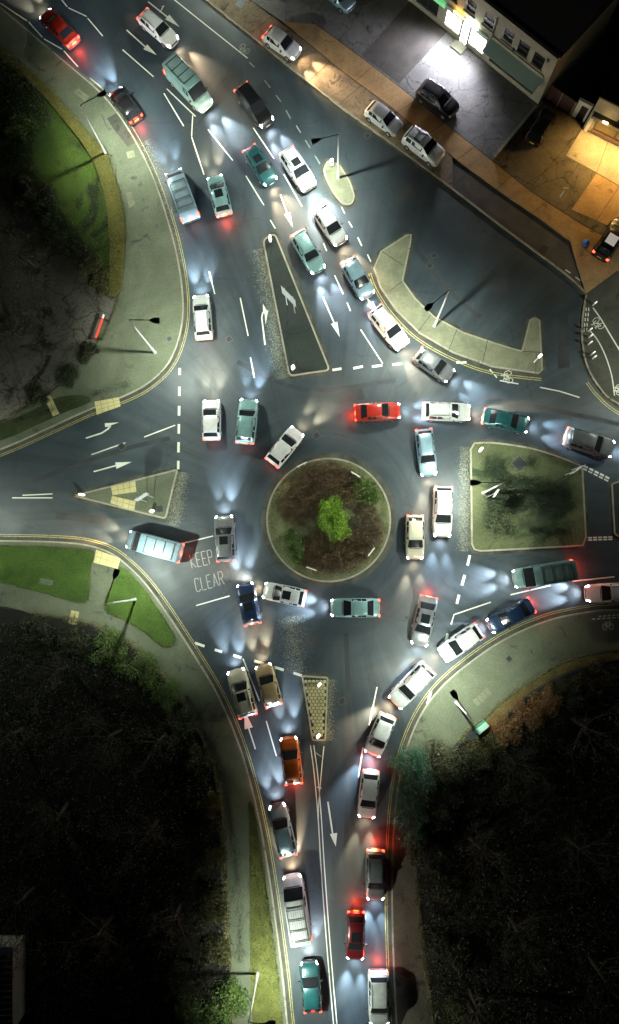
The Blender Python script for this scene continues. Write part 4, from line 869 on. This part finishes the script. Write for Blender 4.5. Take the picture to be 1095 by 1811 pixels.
p = P(915, 128); t = thing('wheelie_bin', 'pale bin standing under the teal canopy', 'bin', (p.x, p.y, .13), R(-39)); bx('bin_body', (0, 0, .55), (1.2, .8, 1.0), M_grey, t, taper=1.08); bx('lid', (0, 0, 1.09), (1.35, .92, .07), M_grey, t)
p = P(990, 350); t = thing('sign_post', 'thin white T shaped post on the brown forecourt', 'post', (p.x, p.y, .14)); b = MB(); b.cyl((0, 0, 0), .035, 1.6, 8); b.build('post', M_whitep, t); bx('plate', (0, 0, 1.62), (.5, .1, .06), M_whitep, t)
b = MB(); 
# rear light and added glowing roof panel for the SUV at the right edge
so_ = [o for o in bpy.data.objects if o.get('label', '').startswith('black SUV with a pale')][0]
bx('sunroof', (-.75, 0, 1.71), (1.1, .95, .03), emis('glowing_roof_panel', (.9, .85, .85), .22), so_)
for o in so_.children:
    if o.name.startswith('tail_light'): o.material_slots[0].material = M_taill
# ------------------------------------------------------------------ vegetation
def leaves_np(blobs, n, size, zb=.1, fill=.35):
    """n leaf-sized quads spread through lumpy half-ellipsoids (x, y, r, h)"""
    w_ = np.array([b[2]**2 for b in blobs]); idx = rng.choice(len(blobs), n, p=w_/w_.sum()); B = np.array(blobs)[idx]
    th = rng.uniform(0, 2*np.pi, n); cz = rng.uniform(0, 1, n); rad = np.where(rng.random(n) < fill, rng.uniform(.4, 1, n), rng.normal(.95, .06, n))
    s = np.sqrt(1-cz**2); lump = 1+.22*np.sin(th*3+B[:, 0])*np.cos(cz*5+B[:, 1])+.12*np.sin(th*7+cz*9)
    c = np.stack([B[:, 0]+B[:, 2]*rad*lump*s*np.cos(th), B[:, 1]+B[:, 2]*rad*lump*s*np.sin(th), zb+B[:, 3]*rad*lump*cz], 1)
    return quads(c, size)
def quads(c, size):
    n = len(c); u = rng.normal(size=(n, 3)); u /= np.linalg.norm(u, axis=1)[:, None]; v = rng.normal(size=(n, 3)); v -= (v*u).sum(1)[:, None]*u; v /= np.linalg.norm(v, axis=1)[:, None]
    s = (size*rng.uniform(.6, 1.3, n))[:, None]; u = u*s; v = v*s*.6
    V = np.stack([c-u, c-v*.9, c+u, c+v], 1).reshape(-1, 3); return V
def mesh_from(V, name, m, parent=None, k=4):
    me = bpy.data.meshes.new(name); n = len(V)//k; me.vertices.add(len(V)); me.vertices.foreach_set('co', V.astype(np.float32).ravel())
    me.loops.add(len(V)); me.loops.foreach_set('vertex_index', np.arange(len(V), dtype=np.int32)); me.polygons.add(n)
    me.polygons.foreach_set('loop_start', np.arange(0, len(V), k, dtype=np.int32)); me.polygons.foreach_set('loop_total', np.full(n, k, dtype=np.int32)); me.update(); me.validate()
    me.materials.append(m); o = bpy.data.objects.new(name, me); COL.objects.link(o); o.parent = parent; return o
PXM = 1/18.4
def shrub(name, label, cat, blobs, n, size, m, group=None, stems=M_soil, zb=.1, fill=.35):
    B = [(P(x, y).x, P(x, y).y, r*PXM, h) for x, y, r, h in blobs]; c = Vector((B[0][0], B[0][1], zb)); B2 = [(b[0]-c.x, b[1]-c.y, b[2], b[3]) for b in B]
    t = thing(name, label, cat, c, 0, group); mesh_from(leaves_np(B2, n, size, 0, fill), 'foliage', m, t)
    mb = MB()
    for b in B2:
        for k in range(5):
            a = random.random()*6.28; rr = b[2]*random.uniform(.2, .75); mb.tube([(0, 0, 0), (b[0], b[1], .06), (b[0]+rr*.4*math.cos(a), b[1]+rr*.4*math.sin(a), b[3]*.5), (b[0]+rr*math.cos(a+.2), b[1]+rr*math.sin(a+.2), b[3]*.9)], [.05, .04, .03, .012], 5)
    mb.build('stems', flat('twig_bark', (.07, .055, .04), .9), t); return t
Lbrown = leafmat('dead_brown_leaves', (.06, .038, .018), (.21, .125, .055)); Lgreen = leafmat('bright_green_leaves', (.13, .30, .015), (.34, .55, .04)); Lmid = leafmat('mid_green_leaves', (.03, .09, .014), (.15, .22, .04))
Lpale = leafmat('grey_green_leaves', (.09, .10, .05), (.17, .17, .09)); Ldark = leafmat('dark_leaves', (.012, .024, .008), (.055, .07, .024)); Lteal = leafmat('blue_green_leaves', (.02, .10, .06), (.06, .19, .11)); Lolive = leafmat('olive_leaves', (.05, .055, .012), (.12, .115, .03)); Lrust = leafmat('rust_leaves', (.18, .085, .03), (.38, .2, .07))
shrub('green_shrub', 'bright green clipped bush in the centre of the round island', 'bush', [(583, 905, 19, 1.3), (594, 935, 20, 1.2), (576, 925, 15, 1.1), (592, 890, 13, 1.1), (608, 942, 12, 1.0), (572, 893, 9, .9), (600, 917, 15, 1.2)], 9000, .065, Lgreen, zb=.45)
shrub('brown_shrub', 'dead brown shrub mass across the top of the round island', 'bush', [(568, 848, 32, .6), (543, 857, 26, .6), (600, 852, 30, .6), (622, 878, 26, .6), (575, 872, 32, .7), (540, 882, 24, .5), (618, 850, 18, .5)], 24000, .06, Lbrown, zb=.3)
shrub('brown_shrub', 'dead brown shrub mass at the left of the round island', 'bush', [(512, 898, 22, .5), (532, 908, 26, .55), (517, 882, 16, .5), (547, 898, 26, .6)], 13000, .06, Lbrown, zb=.3)
shrub('brown_shrub', 'dead brown shrub mass at the bottom of the round island', 'bush', [(562, 972, 30, .5), (590, 977, 33, .55), (622, 965, 30, .5), (575, 990, 25, .45), (610, 987, 24, .45), (545, 988, 18, .4), (560, 950, 22, .4), (640, 980, 16, .4)], 22000, .06, Lbrown, zb=.3)
shrub('brown_shrub', 'greyish brown shrub at the right of the round island', 'bush', [(640, 920, 28, .5), (657, 935, 22, .45), (632, 945, 26, .5), (645, 902, 20, .4), (660, 955, 16, .4)], 14000, .06, leafmat('greyish_brown_leaves', (.07, .05, .03), (.21, .155, .09)), zb=.3)
shrub('leafy_shrub', 'dark green leafy shrub at the upper right of the round island', 'bush', [(645, 868, 20, .8), (632, 855, 14, .6), (660, 880, 13, .6), (648, 888, 12, .5)], 3800, .09, Lmid, zb=.3)
shrub('leafy_shrub', 'dark green leafy shrub at the lower left of the round island', 'bush', [(520, 960, 17, .8), (525, 978, 15, .7), (513, 948, 11, .6), (528, 990, 9, .4)], 3600, .09, Lmid, zb=.3)
shrub('grey_shrub', 'thin grey green shrub left of the bright green bush', 'bush', [(553, 925, 13, .7), (545, 935, 12, .5), (560, 912, 11, .6)], 1500, .05, Lpale, zb=.4)
shrub('yellow_shrub', 'straw coloured tuft at the upper left rim of the round island', 'bush', [(503, 870, 11, .25), (495, 878, 9, .2), (508, 862, 9, .2)], 1800, .05, leafmat('straw', (.3, .27, .12), (.5, .45, .25)), zb=.15)
def bare_tree(px, py, h, spread, label, seed, col=(.028, .026, .02), fol=None):
    rs = random.Random(seed); p = P(px, py); t = thing('bare_tree', label, 'tree', (p.x, p.y, .08), 0, 'trees in the dark woods'); tr = MB(); br = MB()
    lean = Vector((rs.uniform(-.1, .1), rs.uniform(-.1, .1), 1)); top = lean*h*.45; tr.tube([(0, 0, 0), top*.5, top], [.2, .15, .11], 8)
    tips = []
    def grow(o, d, L, r_, dep):
        pts = [o]; rr = [r_]; n = 4
        for i in range(n):
            d = (d+Vector((rs.uniform(-.25, .25), rs.uniform(-.25, .25), rs.uniform(-.1, .2)))).normalized(); pts.append(pts[-1]+d*L/n); rr.append(r_*(1-.75*(i+1)/n)+.004)
        br.tube(pts, rr, 4); tips.extend(pts[2:])
        if dep < 3:
            for k in range(4 if dep < 2 else 3):
                i = rs.randint(1, n); a = rs.uniform(0, 6.28); q = (d+Vector((math.cos(a), math.sin(a), rs.uniform(-.2, .5)))*.8).normalized(); grow(pts[i], q, L*rs.uniform(.45, .65), max(rr[i]*.7, .006), dep+1)
    for k in range(8):
        a = k*.785+rs.uniform(-.3, .3); o = top*rs.uniform(.55, 1); grow(o, Vector((math.cos(a), math.sin(a), rs.uniform(.3, 1.3))).normalized(), spread*rs.uniform(.7, 1.1), .065, 0)
    bm_ = flat('pale_bark', col, .9, 0, .5, 4); tr.build('trunk', bm_, t, True); c = br.build('crown', bm_, t)
    if fol:
        T_ = np.array([tuple(x) for x in tips]); k = rng.integers(0, len(T_), fol[1]); mesh_from(quads(T_[k]+rng.normal(0, .16, (fol[1], 3)), .06), 'foliage', fol[0], t)
    return t
TR = [(120, 1180, 7, 3.2, 'bare tree at the upper left of the lower left woods'), (40, 1290, 8, 3.4, 'bare tree by the left edge of the lower left woods'), (215, 1290, 8, 3.4, 'bare tree in the middle of the lower left woods'), (295, 1300, 6, 2.4, 'small bare tree near the path bend of the lower left woods'), (120, 1420, 8, 3.4, 'bare tree deep in the lower left woods'), (280, 1450, 8, 3.2, 'bare tree halfway down the lower left woods'), (60, 1570, 8, 3.4, 'bare tree above the ribbed shed'), (200, 1620, 8, 3.4, 'bare tree right of the ribbed shed'), (320, 1600, 7, 2.8, 'bare tree near the verge path in the lower left woods'), (350, 1700, 6, 2.4, 'bare tree close to the bottom lamp'),
      (900, 1340, 7, 3.0, 'bare tree in the lower right woods below the cabinet'), (1010, 1270, 7, 3.0, 'bare tree at the upper right of the lower right woods'), (830, 1480, 8, 3.2, 'bare tree at the left of the lower right woods'), (1000, 1480, 8, 3.4, 'bare tree with long pale twigs at the right edge'), (900, 1620, 8, 3.4, 'bare tree deep in the lower right woods'), (1040, 1690, 8, 3.4, 'bare tree in the bottom right corner'), (830, 1750, 7, 3.0, 'bare tree at the bottom of the lower right woods'),
      (60, 470, 6, 2.6, 'bare tree over the dark scrub at the left edge'), (40, 600, 6, 2.4, 'bare tree over grey ground at the left edge')]
for i, (x, y, h, s, lb) in enumerate(TR): bare_tree(x, y, h, s, lb, i+11, fol=(Ldark if i < 17 else Lolive, 900))
BU = [  # edge bushes: x, y, r px, height, count, material, label
 (140, 1130, 26, 1.3, Ldark, 'dark bush at the path edge below the yellow tactile strip'), (195, 1150, 28, 1.5, Lmid, 'green bush on the path bend of the lower left woods'), (245, 1185, 28, 1.5, Lmid, 'green bush right of the path bend in the lower left woods'), (285, 1225, 26, 1.4, Lmid, 'green bush beside the curving path'), (320, 1280, 22, 1.2, Ldark, 'dark bush beside the curving path'), (60, 1125, 30, 1.3, Ldark, 'dark bush at the left end of the path'), (350, 1340, 20, 1.1, Ldark, 'dark bush where the path narrows'), (370, 1420, 18, 1.0, Lolive, 'olive bush by the earth edge of the path'), (375, 1520, 20, 1.2, Lolive, 'olive bush halfway down the verge path'), (372, 1600, 24, 1.3, Lolive, 'olive bush above the bottom left green trees'), (380, 1680, 22, 1.2, Lolive, 'olive bush beside the lower verge path'),
 (392, 1765, 34, 2.2, Lmid, 'leafy green tree crown left of the bottom lamp'), (345, 1795, 34, 2.2, Lmid, 'leafy green bush at the bottom edge'),
 (722, 1345, 24, 2.6, Lteal, 'blue green bush overhanging the bottom exit'), (735, 1395, 30, 3.0, Lteal, 'large blue green bush overhanging the kerb'), (725, 1450, 28, 2.8, Lteal, 'blue green bush below the large one'), (775, 1340, 30, 2.2, Lpale, 'thin grey bush in front of the lower right woods'), (815, 1345, 32, 2.2, Ldark, 'dark bush beside the thin grey bush'), (775, 1420, 34, 2.4, Ldark, 'dark bush behind the blue green bushes'), (745, 1500, 24, 2.0, Ldark, 'dark bush over the muddy path'), (855, 1325, 26, 1.6, Lolive, 'olive bush below the green cabinet'), (895, 1290, 24, 1.4, Lrust, 'rusty bush on the bank right of the cabinet'), (930, 1260, 22, 1.3, Lrust, 'rusty orange bush along the bank'), (965, 1235, 22, 1.2, Lrust, 'rusty bush at the middle of the bank'), (1010, 1215, 22, 1.2, Ldark, 'dark bush at the right of the bank'), (1060, 1200, 24, 1.2, Ldark, 'dark bush near the right edge of the bank'), (780, 1560, 26, 1.6, Ldark, 'dark bush beside the muddy path'), (790, 1680, 28, 1.6, Ldark, 'dark bush beside the lower muddy path'), (810, 1790, 28, 1.5, Lolive, 'olive bush at the bottom of the lower right woods'), (930, 1400, 40, 2, Ldark, 'dark thicket in the lower right woods'),
 (185, 505, 18, .8, Lolive, 'olive bush at the tip of the mossy bank'), (165, 480, 20, .9, Lolive, 'olive bush on the lower lawn edge of the mossy bank'), (135, 445, 22, .9, Ldark, 'dark bush on the left lawn edge of the mossy bank'), (100, 410, 24, .9, Ldark, 'dark bush on the lawn left of the lamp shadow'), (40, 235, 22, 1.1, Lmid, 'green bush in the middle of the mossy lawn'), (60, 350, 30, 1.0, Ldark, 'dark bush at the left of the mossy lawn'), (160, 625, 16, .7, Ldark, 'low dark bush below the red and white barrier'), (120, 665, 16, .6, Ldark, 'low dark bush at the lower scrub edge'), (70, 700, 16, .6, Ldark, 'low dark bush left of the yellow tactile strips')]
for i, (x, y, r_, h, m, lb) in enumerate(BU):
    bl = [(x, y, r_*.7, h)]+[(x+r_*.85*math.cos(a), y+r_*.85*math.sin(a), r_*random.uniform(.3, .75), h*random.uniform(.5, .9)) for a in [random.random()*6.28 for _ in range(8)]]
    shrub('bush', lb, 'bush', bl, int(700+r_*120), .07 if r_ < 30 else .08, m, 'bushes at the edges of the woods', fill=.75)
def scatter(name, poly, n, size, m, z=.12, up=.1, soft=0):
    pts = [(p.x, p.y) for p in W(poly)]; A_ = np.array(pts); lo, hi = A_.min(0), A_.max(0); out = []
    X = rng.uniform(lo, hi, (n*6, 2)); ins = np.zeros(len(X), bool)
    for i in range(len(pts)):
        a, b = A_[i], A_[i-1]
        if a[1] == b[1]: continue
        ins ^= ((a[1] > X[:, 1]) != (b[1] > X[:, 1])) & (X[:, 0] < (b[0]-a[0])*(X[:, 1]-a[1])/(b[1]-a[1])+a[0])
    X = X[ins][:n]; X = X+rng.normal(0, 1, X.shape)*soft*rng.random((len(X), 1)); c = np.concatenate([X, rng.uniform(z, z+up, (len(X), 1))], 1); tag(mesh_from(quads(c, size), name, m), kind='stuff')
scatter('scrub', [(0, 92), (40, 128), (80, 178), (100, 215), (70, 240), (62, 290), (95, 350), (140, 410), (185, 480), (180, 508), (120, 450), (60, 380), (0, 340)], 14000, .07, Ldark, .14, .4)
dkm = leafmat('dark_cover_leaves', (.007, .016, .006), (.02, .04, .013), 1.0)  # dark leaf scatter in patches over the island grass
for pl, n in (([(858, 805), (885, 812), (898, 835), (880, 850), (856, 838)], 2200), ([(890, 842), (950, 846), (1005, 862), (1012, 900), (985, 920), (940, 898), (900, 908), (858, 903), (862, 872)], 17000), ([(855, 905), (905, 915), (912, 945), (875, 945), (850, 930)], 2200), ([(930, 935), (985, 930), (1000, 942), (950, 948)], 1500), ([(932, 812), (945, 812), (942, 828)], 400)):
    scatter('dark_ground_cover', pl, n, .06, dkm, .12, .16, .75)
def fringe(name, pts, n, wd, size, m, z=.13, up=.06):
    q = W(smooth(pts, 4)); c = []
    for _ in range(n):
        i = random.randrange(len(q)-1); p = q[i].lerp(q[i+1], random.random()); k = abs(math.sin(i*1.7)+math.sin(i*.61))*.6+.3
        c.append((p.x+random.gauss(0, wd*k), p.y+random.gauss(0, wd*k), z+random.random()*up))
    tag(mesh_from(quads(np.array(c), size), name, m), kind='stuff')
fringe('edge_weeds', I_SW[:-2], 9000, .22, .05, leafmat('edge_straw', (.12, .11, .04), (.3, .27, .12)))
fringe('edge_weeds', I_NW[1:-1], 7000, .2, .05, leafmat('edge_green', (.05, .06, .015), (.14, .14, .05)))
fringe('edge_weeds', I_SE[1:-1], 8000, .25, .05, leafmat('edge_straw', (.12, .11, .04), (.3, .27, .12)))
fringe('edge_weeds', lawn1[1:9], 2500, .12, .04, leafmat('edge_green', (.05, .06, .015), (.14, .14, .05)), .13, .05)
fringe('edge_weeds', lawn2, 2500, .12, .04, leafmat('edge_green', (.05, .06, .015), (.14, .14, .05)), .13, .05)
fringe('edge_weeds', verge[:6], 3000, .14, .05, leafmat('edge_green', (.05, .06, .015), (.14, .14, .05)), .13, .05)
fringe('edge_weeds', [(30, 745), (100, 722), (160, 700), (230, 680)], 2500, .5, .05, Ldark, .12, .03)
fringe('edge_weeds', [(330, 1230), (370, 1310), (400, 1400), (420, 1560), (425, 1700)], 5000, .35, .045, Ldark, .12, .03)
Lg2 = leafmat('grass_blades', (.03, .08, .008), (.10, .17, .02), 1.2); Lo2 = leafmat('dry_blades', (.10, .10, .015), (.22, .20, .05), 1.2); Ll2 = leafmat('lime_blades', (.07, .09, .012), (.18, .2, .045), 1.2)
scatter('grass', [p for p in lawn_nw if p[0] > -30], 16000, .045, Lg2, .14); scatter('grass', lawn1, 9000, .04, Lg2, .135, .06); scatter('grass', lawn2, 5000, .04, Lg2, .135, .06)
scatter('grass', strip, 9000, .05, Lo2, .34, .1); scatter('grass', verge, 12000, .05, Ll2, .135, .1)
scatter('undergrowth', [(0, 1100), (140, 1110), (240, 1160), (330, 1270), (385, 1400), (400, 1600), (405, 1811), (0, 1811)], 22000, .10, Ldark, .1, .5)
scatter('undergrowth', [(750, 1470), (800, 1350), (870, 1305), (950, 1235), (1095, 1180), (1095, 1811), (770, 1811), (750, 1640)], 18000, .10, Ldark, .1, .5)
scatter('undergrowth', [(0, 330), (60, 350), (120, 450), (200, 530), (150, 630), (90, 690), (0, 735)], 6000, .07, leafmat('scrub', (.03, .026, .018), (.08, .07, .045)), .07, .2)
scatter('leaf_litter', [(850, 1288), (890, 1246), (935, 1214), (1000, 1176), (1095, 1154), (1095, 1164), (1010, 1184), (940, 1220), (895, 1258)], 3500, .05, Lrust, .15, .05)
scatter('leaf_litter', [(393, 1420), (401, 1500), (407, 1700), (396, 1700), (390, 1500)], 2500, .05, leafmat('straw', (.3, .27, .12), (.5, .45, .25)), .12, .08)
scatter('grass', [(581+106*math.cos(a), 919+106*math.sin(a)) for a in np.linspace(0, 6.28, 40)], 12000, .04, leafmat('rim_blades', (.12, .15, .05), (.36, .36, .18)), .14, .12)
